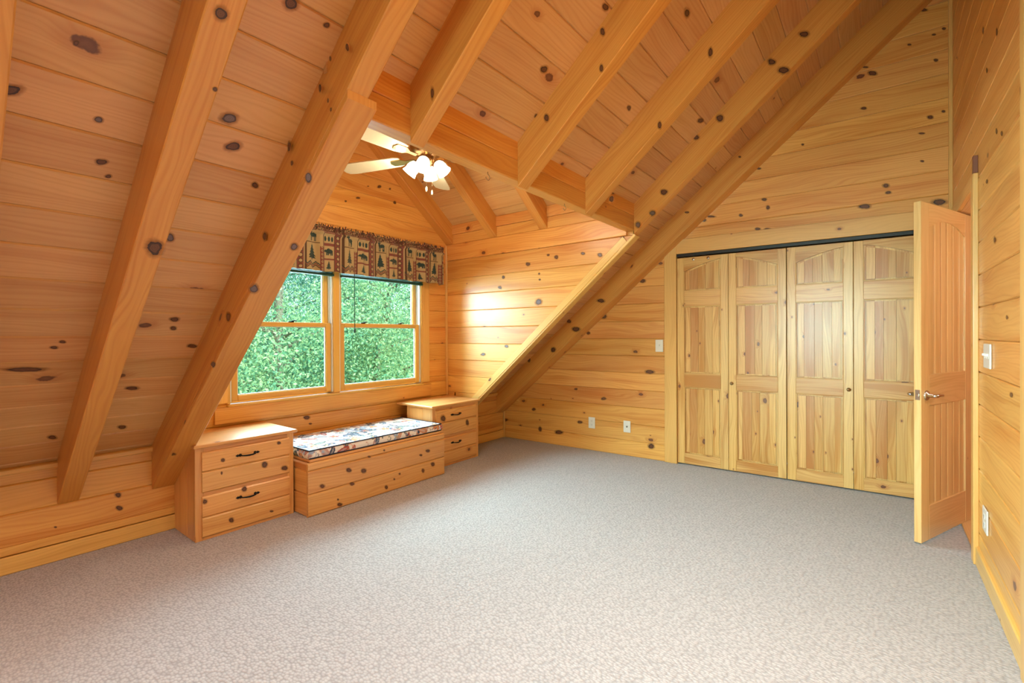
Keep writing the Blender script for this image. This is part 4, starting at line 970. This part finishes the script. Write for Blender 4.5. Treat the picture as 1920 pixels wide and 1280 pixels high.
# ------------------------------------------------------------------ chests and window seat
def iron_handle(parent, x, y, z):
    m = MB()
    for s in (-1, 1):
        m.lathe([(.001, .006), (.008, .005), (.010, 0)], 12, Matrix.Translation((x + s * .045, y, z)) @ Matrix.Rotation(PI / 2, 4, 'X'))
        m.prism([(0, 0), (.012, -.009), (.026, 0), (.012, .009)], (x + s * .048, y, z), (s, 0, 0), (0, 0, 1), (0, -1, 0), .003)
    pts = [(x - .047, y - .003, z), (x - .040, y - .020, z - .001), (x - .02, y - .026, z - .003), (x, y - .027, z - .004), (x + .02, y - .026, z - .003), (x + .040, y - .020, z - .001), (x + .047, y - .003, z)]
    m.tube(pts, .0048, 8, radii=[.006, .004, .005, .006, .005, .004, .006])
    m.obj('handle', 'iron', parent)


def chest(label, x0, x1, dx0, dx1, hx):
    cx = (x0 + x1) / 2; y0 = 3.20; t = thing('drawer_chest', label, 'chest of drawers', (cx, 3.38, 0), group='pine chests beside the window seat')
    X = lambda v: v - cx; Y = lambda v: v - 3.38
    bk = YK - .005
    m = MB(); m.box((X(x0), Y(y0 + .012), 0), (X(x0 + .018), Y(y0 + .13), .56), .002, 2); m.box((X(x0), Y(y0 + .132), 0), (X(x0 + .018), Y(bk), .56), .002, 2)
    m.box((X(x1 - .018), Y(y0 + .012), 0), (X(x1), Y(y0 + .13), .56), .002, 2); m.box((X(x1 - .018), Y(y0 + .132), 0), (X(x1), Y(bk), .56), .002, 2)
    m.box((X(x0 + .018), Y(bk - .012), 0), (X(x1 - .018), Y(bk), .56), .001, 2)
    m.box((X(x0 + .018), Y(y0 + .03), .02), (X(x1 - .018), Y(bk - .012), .035), .001, 0)
    m.obj('carcass', 'chest', t)
    m = MB(); m.box((X(x0), Y(y0), 0), (X(dx0 + .01), Y(y0 + .02), .56), .002, 2); m.box((X(dx1 - .01), Y(y0), 0), (X(x1), Y(y0 + .02), .56), .002, 2)
    for z0, z1 in ((.52, .56), (.26, .298), (0, .03)): m.box((X(dx0 + .01), Y(y0 + .0005), z0), (X(dx1 - .01), Y(y0 + .02), z1), .001, 0)
    m.obj('face_frame', 'chest', t)
    m = MB()
    if x0 < 2:      # top is notched back into the dormer beside the rafter
        m.box((X(x0 - .012), Y(y0 - .02), .56), (X(x1 + .02), Y(YK - .004), .58), .004, 0); m.box((X(XL + .005), Y(YK - .004), .56), (X(x1 + .02), Y(YW - .03), .58), .003, 0)
    else:
        m.box((X(x0 - .02), Y(y0 - .02), .56), (X(x1 + .015), Y(YK - .004), .58), .004, 0); m.box((X(x0 - .02), Y(YK - .004), .56), (X(XR - .005), Y(YW - .03), .58), .003, 0)
    m.obj('chest_top', 'chest', t)
    for z0, zm, z1 in ((.289, .414, .533), (.02, .14, .268)):
        m = MB()
        m.board((X(dx0), Y(y0 - .001), z0), (1, 0, 0), (0, 0, 1), (0, -1, 0), dx1 - dx0, zm - z0, .014, .0055)
        m.board((X(dx0), Y(y0 - .001), zm), (1, 0, 0), (0, 0, 1), (0, -1, 0), dx1 - dx0, z1 - zm, .014, .0055)
        key = 'chl' if x0 < 2 else 'chr'; keep = KNOTS[key]; KNOTS[key] = (keep[0], [q for q in keep[1] if z0 < q[2] < z1])
        m.knots(key, (cx, 3.38, 0)); KNOTS[key] = keep
        d = m.obj('drawer', ['chest', 'knot', 'knotg'], t)
        iron_handle(d, X(hx), Y(y0 - .015), z1 - .058)
    return t


chest('pine two-drawer chest under the left rafter, iron handles, side panel showing', 1.032, 1.628, 1.066, 1.593, 1.323)
chest('pine two-drawer chest against the dormer right wall, partly behind the window seat', 2.915, 3.535, 2.95, 3.49, 3.205)

t = thing('storage_bench', 'pine box window seat between the two chests', 'bench', (2.27, 3.36, 0))
X = lambda v: v - 2.27; Y = lambda v: v - 3.36
bx0, bx1, by = 1.64, 2.90, 3.03
m = MB()
for z0, z1 in ((0, .152), (.152, .312), (.312, .365)):
    m.board((X(bx0), Y(by + .02), z0), (1, 0, 0), (0, 0, 1), (0, -1, 0), bx1 - bx0, z1 - z0, .02, .0055)
    m.board((X(bx0 + .02), Y(by + .02), z0), (0, 1, 0), (0, 0, 1), (-1, 0, 0), YW - .04 - by - .02, z1 - z0, .02, .0055)
    m.board((X(bx1 - .02), Y(by + .02), z0), (0, 1, 0), (0, 0, 1), (1, 0, 0), .16, z1 - z0, .02, .003)
m.knots('ben', (2.27, 3.36, 0)); m.obj('seat_box', ['chest', 'knot', 'knotg'], t)
m = MB(); m.box((X(bx0 + .02), Y(by + .015), .365), (X(bx1 - .0), Y(YW - .03), .383), .003, 0); m.obj('seat_lid', 'chest', t)

# cushion: rounded slab with piping
cw, cd, ch = 1.225, .56, .058
cu = thing('seat_cushion', 'flat printed cushion with navy piping on the window seat', 'cushion', (1.665 + cw / 2, by + .03 + cd / 2, .384))
xx, yy, nx, ny = raster(cw + .11, cd + .11, 170)
colr = cushion_print(xx, yy)


def cfn(g, h_):
    W2, D2 = cw + .11, cd + .11; a_ = g * W2 - .055; c_ = h_ * D2 - .055
    top = ch + .006 * np.sin(np.clip(a_ / cw, 0, 1) * PI) * np.sin(np.clip(c_ / cd, 0, 1) * PI)
    top = top + .002 * np.sin(a_ * 21) * np.sin(c_ * 17)
    px = np.clip(a_, 0, cw); pc = np.clip(c_, 0, cd)
    over = np.maximum(np.abs(a_ - px), np.abs(c_ - pc))
    z = np.where(over > 0, top - over * (ch / .055), top)
    bul = .010 * np.sin(np.clip(over / .055, 0, 1) * PI)
    x = px + np.sign(a_ - px) * bul; y = pc + np.sign(c_ - pc) * bul
    return x - cw / 2, y - cd / 2, np.maximum(z, .001)


cloth('cover', nx, ny, cfn, colr, cu)
navy = plain('navy_piping', (.015, .02, .05), .7)
m = MB(); ww, dd = cw / 2 + .002, cd / 2 + .002
m.tube([(-ww, -dd, ch), (0, -dd, ch + .001), (ww, -dd, ch)], .0045, 8); m.tube([(-ww, -dd, ch), (-ww, dd, ch)], .0045); m.tube([(ww, -dd, ch), (ww, dd, ch)], .0045)
m.tube([(-ww, -dd, .006), (ww, -dd, .006)], .0045)
m.obj('piping', navy, cu)


# ------------------------------------------------------------------ panelled doors
def arch_pts(x0, x1, y_side, y_mid, n=12, half=None):
    out = []
    for i in range(n + 1):
        t_ = i / n; x = x0 + (x1 - x0) * t_
        k_ = {None: 1 - (2 * t_ - 1) ** 2, 'L': 1 - (1 - t_) ** 1.35, 'R': 1 - t_ ** 1.35}[half]
        out.append((x, y_side + (y_mid - y_side) * k_))
    return out


def raised_panel(parent, x0, x1, z0, z1, y, mat, arch=None, planks=False, name='panel', ny_=-1, ztop=None):
    """Raised (or planked) panel filling an opening; arch=(side z, mid z, half)."""
    m = MB(); T = (0, ny_, 0)
    if planks:
        n = 5; wv = (x1 - x0) / n
        for i in range(n): m.board((x0 + i * wv, y, z0), (0, 0, 1), (1, 0, 0), T, z1 - z0, wv, .008, .003)
    else:
        n = max(2, int(round((x1 - x0) / .07))); ed = sorted(random.uniform(.75, 1.25) for _ in range(n)); ed = list(np.cumsum(random.sample(ed, n))); ed = [0] + [e / ed[-1] for e in ed]
        bord = .017
        # base sheet and raised field, both glued up from staves
        for i in range(n):
            a0, a1 = x0 + (x1 - x0) * ed[i], x0 + (x1 - x0) * ed[i + 1]

            def top(x):
                if not arch: return z1
                t_ = (x - x0) / (x1 - x0); k_ = {None: 1 - (2 * t_ - 1) ** 2, 'L': 1 - (1 - t_) ** 1.35, 'R': 1 - t_ ** 1.35}[arch[2]]
                return arch[0] + (arch[1] - arch[0]) * k_
            m.board((a0, y, z0), (0, 0, 1), (1, 0, 0), T, 0, a1 - a0, .004, .0002, (0, 0, top(a0) - z0, top(a1) - z0))
            b0, b1 = max(a0, x0 + bord), min(a1, x1 - bord)
            if b1 - b0 > .004: m.board((b0, y, z0 + bord), (0, 0, 1), (1, 0, 0), T, 0, b1 - b0, .014, .0004, (0, 0, top(b0) - z0 - 2 * bord, top(b1) - z0 - 2 * bord))
        # sloping border of the raised field
    return m.obj(name, mat, parent)


def closet_pair(name, ylo, label):
    """Two bifold leaves; local x runs to the left as seen from the room."""
    root = sroot(name, (0, 0, 0), 0, label)
    root.matrix_world = MCW @ Matrix.Translation((ylo + .45, -.012, 0)); wl_ = .448
    for i in range(2):
        # local +x is the wall direction away from the tall right wall (photo left)
        x0 = -wl_ + i * (wl_ + .002); x1 = x0 + wl_ - .001; H = 1.945; y = 0; z0 = .012
        leaf = MB(); st = .062
        px0, px1 = x0 + st, x1 - st
        for a, c_ in ((x0, px0), (px1, x1)): leaf.box((a, -.018, z0), (c_, .012, H), .002, 2)
        rails = ((z0, .105), (.735, .860), (1.490, 1.630))
        for a, c_ in rails: leaf.box((px0, -.018, a), (px1, .0115, c_), .002, 0)
        half = 'L' if i == 1 else 'R'      # peak of the arch is at the joint between the leaves
        side, peak = 1.815, 1.912
        ts = arch_pts(px0, px1, side, peak, 12, 'R' if i == 1 else 'L')
        leaf.prism(ts + [(px1, H), (px0, H)], (0, -.018, 0), (1, 0, 0), (0, 0, 1), (0, 1, 0), .029)
        lo = leaf.obj('door_leaf', 'closet', root)
        # mouldings round each panel
        mo = MB()
        for a, c_ in ((.105, .735), (.860, 1.490), (1.630, None)):
            tz = c_ if c_ else side
            mo.box((px0, .004, a), (px0 + .008, .0125, tz), .002, 2); mo.box((px1 - .008, .004, a), (px1, .0125, tz if c_ else tz), .002, 2)
            mo.box((px0, .004, a), (px1, .0125, a + .008), .002, 0)
            if c_: mo.box((px0, .004, c_ - .008), (px1, .0125, c_), .002, 0)
        mo.obj('moulding', 'closet', lo)
        raised_panel(lo, px0, px1, .105, .735, -.010, 'closet', ny_=1); raised_panel(lo, px0, px1, .860, 1.490, -.010, 'closet', ny_=1)
        raised_panel(lo, px0, px1, 1.630, peak, -.010, 'closet', arch=(side, peak, 'R' if i == 1 else 'L'), ny_=1)
        if i == (0 if ylo > .3 else 1):
            pass
    kx = (-.448 + .030) if False else None
    return root


d2 = closet_pair('door_2', .603, 'left folding pair of knotty pine closet doors')
d3 = closet_pair('door_3', -.300, 'right folding pair of knotty pine closet doors, partly behind the open door')


def knob(parent_root, leaf_idx, x):
    lf = [c for c in parent_root.children if c.name.startswith('door_leaf')][leaf_idx]
    m = MB(); m.lathe([(.007, 0), (.006, .012), (.013, .018), (.015, .026), (.010, .033), (.0005, .035)], 16, Matrix.Translation((x, .012, .79)) @ Matrix.Rotation(-PI / 2, 4, 'X'))
    m.obj('knob', 'brass', lf)


knob(d2, 0, -.03); knob(d3, 1, .03)
# two round rollers at the top of the first leaf
lf = [c for c in d2.children if c.name.startswith('door_leaf')][1]
m = MB()
for x in (.30, .17): m.lathe([(.001, .004), (.010, .004), (.013, .0)], 16, Matrix.Translation((x, .012, 1.925)) @ Matrix.Rotation(-PI / 2, 4, 'X'))
m.obj('pivot_cap', 'nickel', lf)

# hall door, open into the room. local x from the hinge to the free edge, +y faces the right wall
hinge = Vector((4.297, -.458, 0)); free = Vector((3.60, -.165, 0)); ang = math.atan2(free.y - hinge.y, free.x - hinge.x)
d1 = sroot('door_1', hinge, ang, 'open knotty pine plank-panel door with lever handle')
DWd = (free - hinge).length; TH = .035
m = MB(); st = .105; HS = .118; H = 1.992
for a, c_ in ((.0, HS), (DWd - st, DWd)): m.box((a, 0, .012), (c_, TH, H), .002, 2)
m.box((HS, 0.0005, .012), (DWd - st, TH - .0005, .212), .002, 0); m.box((HS, .0005, .80), (DWd - st, TH - .0005, .985), .002, 0)
ts = arch_pts(HS, DWd - st, 1.845, 1.908, 14)
m.prism(ts + [(DWd - st, H), (HS, H)], (0, .0005, 0), (1, 0, 0), (0, 0, 1), (0, 1, 0), TH - .001)
slab = m.obj('door_frame', 'door', d1)
for z0, z1 in ((.212, .80), (.985, 1.88)):
    m = MB(); n = 6; wv = (DWd - st - HS) / n
    for i in range(n):
        xa = HS + i * wv; zt = z1
        if z1 > 1.5:
            xm_ = xa + wv / 2; t_ = (xm_ - HS) / (DWd - st - HS); zt = 1.845 + .063 * (1 - (2 * t_ - 1) ** 2) + .012
        m.board((xa, TH - .026, z0), (0, 0, 1), (1, 0, 0), (0, 1, 0), zt - z0, wv - .003, .018, .010); m.board((xa, .026, z0), (0, 0, 1), (1, 0, 0), (0, -1, 0), zt - z0, wv, .016, .004)
    m.obj('plank_panel', 'door', d1)
for s, nm in ((1, TH), (-1, 0)):
    hx = DWd - .065; hz = .865; m = MB()
    m.lathe([(.030, 0), (.030, .004), (.024, .010), (.012, .013), (.010, .035), (.0005, .036)], 20, Matrix.Translation((hx, nm, hz)) @ Matrix.Rotation(-s * PI / 2, 4, 'X'))
    yy_ = nm + s * .048
    m.tube([(hx, nm + s * .01, hz), (hx, yy_ - s * .006, hz), (hx - .006, yy_, hz), (hx - .04, yy_, hz + .002), (hx - .08, yy_, hz - .002), (hx - .105, yy_ - s * .006, hz - .001)], .008, 10, radii=[.009, .009, .010, .008, .007, .006])
    m.obj('door_handle', 'nickel', d1)
m = MB(); m.box((DWd - .001, .006, .84), (DWd + .0015, TH - .006, .90), .001); m.box((DWd, .011, .858), (DWd + .009, .024, .878), .002); m.obj('latch', 'nickel', d1)
for z in (.2, 1.0, 1.78):
    m = MB(); m.lathe([(.006, 0), (.006, .09)], 10, Matrix.Translation((-.004, TH + .003, z)), cap=True); m.obj('hinge', 'brass', d1)


# ------------------------------------------------------------------ switches and outlets
def plate(name, label, cat, loc, nx_, kind, rz, w=.075, h=.118, group=None):
    t = thing(name, label, cat, loc, rz, group)
    m = MB(); m.box((-w / 2, -.007, 0), (w / 2, 0, h), .003); m.obj('cover_plate', 'plate', t)
    if kind == 'switch':
        n = max(1, int(w / .05))
        for i in range(n):
            x = (i - (n - 1) / 2) * .046; m = MB(); m.box((x - .005, -.0085, h / 2 - .012), (x + .005, -.006, h / 2 + .012), .001)
            m.box((x - .004, -.017, h / 2), (x + .004, -.007, h / 2 + .012), .002); m.obj('toggle', 'plate', t)
    elif kind == 'outlet':
        for z in (h / 2 - .02, h / 2 + .02):
            m = MB(); m.box((-.017, -.009, z - .014), (.017, -.006, z + .014), .004); so = m.obj('socket', 'plate', t)
            m = MB()
            for x in (-.006, .006): m.box((x - .0012, -.0097, z - .005), (x + .0012, -.0088, z + .006), .0003)
            m.box((-.002, -.0097, z - .011), (.002, -.0088, z - .007), .0003); m.obj('slot', 'plate_dark', so)
    else:
        m = MB(); m.lathe([(.009, 0), (.009, .003), (.005, .004), (.005, .009), (.0005, .009)], 16, Matrix.Translation((0, -.006, h / 2)) @ Matrix.Rotation(PI / 2, 4, 'X')); m.obj('jack', 'plate_dark', t)
    return t


acl = math.atan2(CWd.y, CWd.x) + PI      # plate front (-y local) must face the room


def cwrot():
    # local -y -> CWn ; local y = -CWn
    return math.atan2(-CWn.y, -CWn.x) - PI / 2


p_ = cwp(1.671, 1.058, .0015); plate('light_switch', 'single ivory light switch beside the closet casing', 'light switch', p_, 0, 'switch', cwrot())
p_ = cwp(2.393, .235, .0015); plate('outlet', 'ivory wall outlet low on the closet wall, farther from the closet', 'outlet', p_, 0, 'outlet', cwrot())
p_ = cwp(2.002, .237, .0015); plate('cable_plate', 'ivory plate with one round jack, low on the wall nearer the closet', 'wall plate', p_, 0, 'jack', cwrot())
plate('light_switch', 'white switch plate on the tall right wall beside the open door', 'light switch', (3.18, YR + .0015, 1.058), 0, 'switch', PI, w=.17)
plate('outlet', 'white outlet low on the tall right wall near the doorway', 'outlet', (3.24, YR + .0015, .25), 0, 'outlet', PI, w=.12)

# hooks under the header
for (x, y), lb in zip(((1.83, YH + .035), (2.58, YH + .035)), ('small open metal hook under the header beam, the one nearer the fan', 'small open metal hook under the header beam, the one nearer the right corner')):
    m = MB(); m.tube([(x, y, HZ + .005), (x, y, HZ - .012)] + [(x + .015 * math.sin(a), y, HZ - .027 + .015 * math.cos(a)) for a in np.linspace(0, 4.6, 12)], .0022, 8)
    tag(recenter(m.obj('cup_hook', 'brass')), lb, 'hook', 'hooks under the header')

# ------------------------------------------------------------------ ceiling fan
FX, FY, FZ = 2.20, 2.459, 2.452
fan = thing('ceiling_fan', 'brass ceiling fan with pale blades and lit glass shades in the dormer', 'ceiling fan', (FX, FY, FZ))
top = zd(FX) - .01 - FZ
m = MB(); m.lathe([(.07, top), (.068, top - .03), (.045, top - .06), (.018, top - .075)], 24); m.obj('canopy', 'brass', fan)
m = MB(); m.lathe([(.0125, top - .06), (.0125, .16)], 14); m.obj('downrod', 'brass', fan)
m = MB(); m.lathe([(.02, .17), (.05, .165), (.095, .14), (.115, .10), (.115, .06), (.10, .03), (.06, .012), (.0, .012)], 32); m.obj('motor', 'brass', fan)
BR = .70
for k, adeg in enumerate((181, 109, 37, -35, -107)):
    R_ = Matrix.Rotation(math.radians(adeg), 4, 'Z') @ Matrix.Rotation(math.radians(11), 4, 'X')
    m = MB(); out = []
    for s in (-1, 1):
        pts_ = [(.20, .045), (.24, .056), (.45, .064), (.62, .068), (.675, .060), (.695, .035), (BR, 0)]
        out.append([(x, s * y) for x, y in pts_])
    poly = out[1][:-1] + [(BR, 0)] + out[0][:-1][::-1]
    m.prism(poly, R_ @ Vector((0, 0, .0)), R_ @ Vector((1, 0, 0)), R_ @ Vector((0, 1, 0)), R_ @ Vector((0, 0, 1)), .007)
    bl = m.obj('blade', 'cream', fan)
    m = MB(); m.prism([(.09, .014), (.16, .012), (.20, .035), (.27, .030), (.285, 0), (.27, -.030), (.20, -.035), (.16, -.012), (.09, -.014)], R_ @ Vector((0, 0, -.006)), R_ @ Vector((1, 0, 0)), R_ @ Vector((0, 1, 0)), R_ @ Vector((0, 0, 1)), .005)
    m.obj('blade_bracket', 'brass', bl)
m = MB(); m.lathe([(.05, .012), (.052, -.005), (.05, -.025), (.036, -.045), (.018, -.06), (.012, -.09), (.0, -.095)], 24); m.obj('light_fitter', 'brass', fan)
for k, adeg in enumerate((35, 125, 215, 305)):
    a = math.radians(adeg); d_ = Vector((math.cos(a), math.sin(a), 0)); KS = .80; ax = (d_ * .62 + Vector((0, 0, -.78))).normalized()
    base = d_ * .062 + Vector((0, 0, -.022)); Rq = Vector((0, 0, 1)).rotation_difference(ax).to_matrix().to_4x4(); Mt = Matrix.Translation(base) @ Rq @ Matrix.Scale(KS, 4)
    m = MB(); m.tube([d_ * .035 + Vector((0, 0, -.008)), d_ * .052 + Vector((0, 0, -.008)), base + ax * .012], .008, 8); m.lathe([(.018, -.005), (.024, .0), (.026, .02)], 16, Mt); m.obj('shade_holder', 'brass', fan)
    m = MB(); m.lathe([(.022, .012), (.036, .022), (.050, .045), (.055, .072), (.054, .098), (.064, .128), (.0615, .128), (.051, .098), (.052, .072), (.047, .047), (.034, .026)], 28, Mt)
    sh = m.obj('lamp_shade', 'lamp', fan)
    g_ = light('fan_bulb_glow', 'POINT', base + ax * .13, 2.6, (1, .86, .62), shadow_soft_size=.03); g_.parent = fan
for x, y, l in ((-.012, -.01, .20), (.03, -.02, .215)):
    m = MB(); m.tube([(x, y, -.09), (x, y, -l)], .0016, 6); pc = m.obj('pull_chain', 'brass', fan)
    m = MB(); m.lathe([(.001, 0), (.005, -.006), (.007, -.024), (.005, -.034), (.0005, -.036)], 12, Matrix.Translation((x, y, -l))); m.obj('pull_fob', 'cream', pc)


# ------------------------------------------------------------------ outdoors: woods beyond the dormer window
def tree_mesh(seed, height, crown, nleaf, z_low):
    r = np.random.default_rng(seed); m = MB()
    tr = [(0, 0, 0)]; 
    for i in range(1, 7): tr.append((tr[-1][0] + r.normal(0, .12), tr[-1][1] + r.normal(0, .12), height * i / 7))
    m.tube(tr, .1, 8, radii=[.17 * (1 - .12 * i) for i in range(7)])
    tips = []
    for i in range(26):
        k = r.integers(1, 6); p0 = Vector(tr[k]).lerp(Vector(tr[k + 1]), r.random()); a = r.uniform(0, 6.28); l = crown * r.uniform(.5, 1.05) * (1.15 - p0.z / height * .5)
        d = Vector((math.cos(a), math.sin(a), r.uniform(.1, .7))); p1 = p0 + d * l * .5; p2 = p0 + d * l + Vector((0, 0, -.1 * l))
        m.tube([p0, p1, p2], .03, 5, radii=[.05, .03, .012]); tips += [p1, p2, p0.lerp(p2, .75)]
    tips.append(Vector(tr[-1]))
    T = np.array([list(t_) for t_ in tips]); idx = r.integers(0, len(T), nleaf)
    c = T[idx] + r.normal(0, 1, (nleaf, 3)) * np.array([.42, .42, .32]) * crown * .42
    c = c[c[:, 2] > z_low]; n = len(c)
    u = r.normal(0, 1, (n, 3)); u /= np.linalg.norm(u, axis=1)[:, None]; w_ = np.cross(u, r.normal(0, 1, (n, 3))); w_ /= np.linalg.norm(w_, axis=1)[:, None]
    s = r.uniform(.022, .052, (n, 1)); V = np.stack([c - u * s, c + w_ * s * .5, c + u * s, c - w_ * s * .5], 1).reshape(-1, 3)
    me = bpy.data.meshes.new('foliage'); me.from_pydata(V.tolist(), [], np.arange(4 * n).reshape(-1, 4).tolist())
    return m, me


kinds = []
for sd, hh, cr, nl, lm in ((1, 11, 2.6, 44000, 'leaf'), (2, 13, 3.0, 46000, 'leaf2'), (3, 9, 2.4, 38000, 'leaf')):
    m, me = tree_mesh(sd, hh, cr, nl, 1.0); me.materials.append(M[lm]); kinds.append((m, me))
spots = [(5.2, 10.5, 0), (8.8, 11.5, 2), (12.6, 11.5, 0), (3.0, 12.6, 1), (6.9, 14.6, 1), (10.8, 15.5, 0), (15.6, 15.0, 1), (4.4, 17.5, 0), (9.0, 20.5, 1), (13.6, 20.5, 2), (18.4, 19.5, 0), (1.0, 16.5, 1), (19.5, 14.0, 2), (6.0, 24.0, 1)]
for i, (x, y, k) in enumerate(spots):
    t = thing('leafy_tree', ('slender bright green tree in the woods outside the window', 'taller dark green tree deeper in the woods outside', 'low spreading yellow green tree in the woods outside')[k], 'tree', (x, y, -4.2), random.uniform(0, 6.28), 'trees outside the dormer window')
    sc = random.uniform(.9, 1.2); t.scale = (sc, sc, sc)
    if not hasattr(kinds[k][0], 'me'): kinds[k][0].me = kinds[k][0].obj('trunk', 'bark', t).data
    else:
        o = bpy.data.objects.new('trunk', kinds[k][0].me); COL.objects.link(o); o.parent = t
    o = bpy.data.objects.new('foliage', kinds[k][1]); COL.objects.link(o); o.parent = t
m = MB(); n = 24
for j in range(n + 1):
    for i in range(n + 1):
        x, y = -30 + 80 * i / n, 4.5 + 60 * j / n; z = -4.2 + .25 * math.sin(x * .6) * math.cos(y * .5) + max(0, (y - 30)) * .2
        m.v.append(Vector((x, y, z)))
for j in range(n):
    for i in range(n): q = j * (n + 1) + i; m.face((q, q + 1, q + n + 2, q + n + 1), None, 0, True)
struct(m.obj('ground', 'ground', recalc=False), 'wooded slope outside')
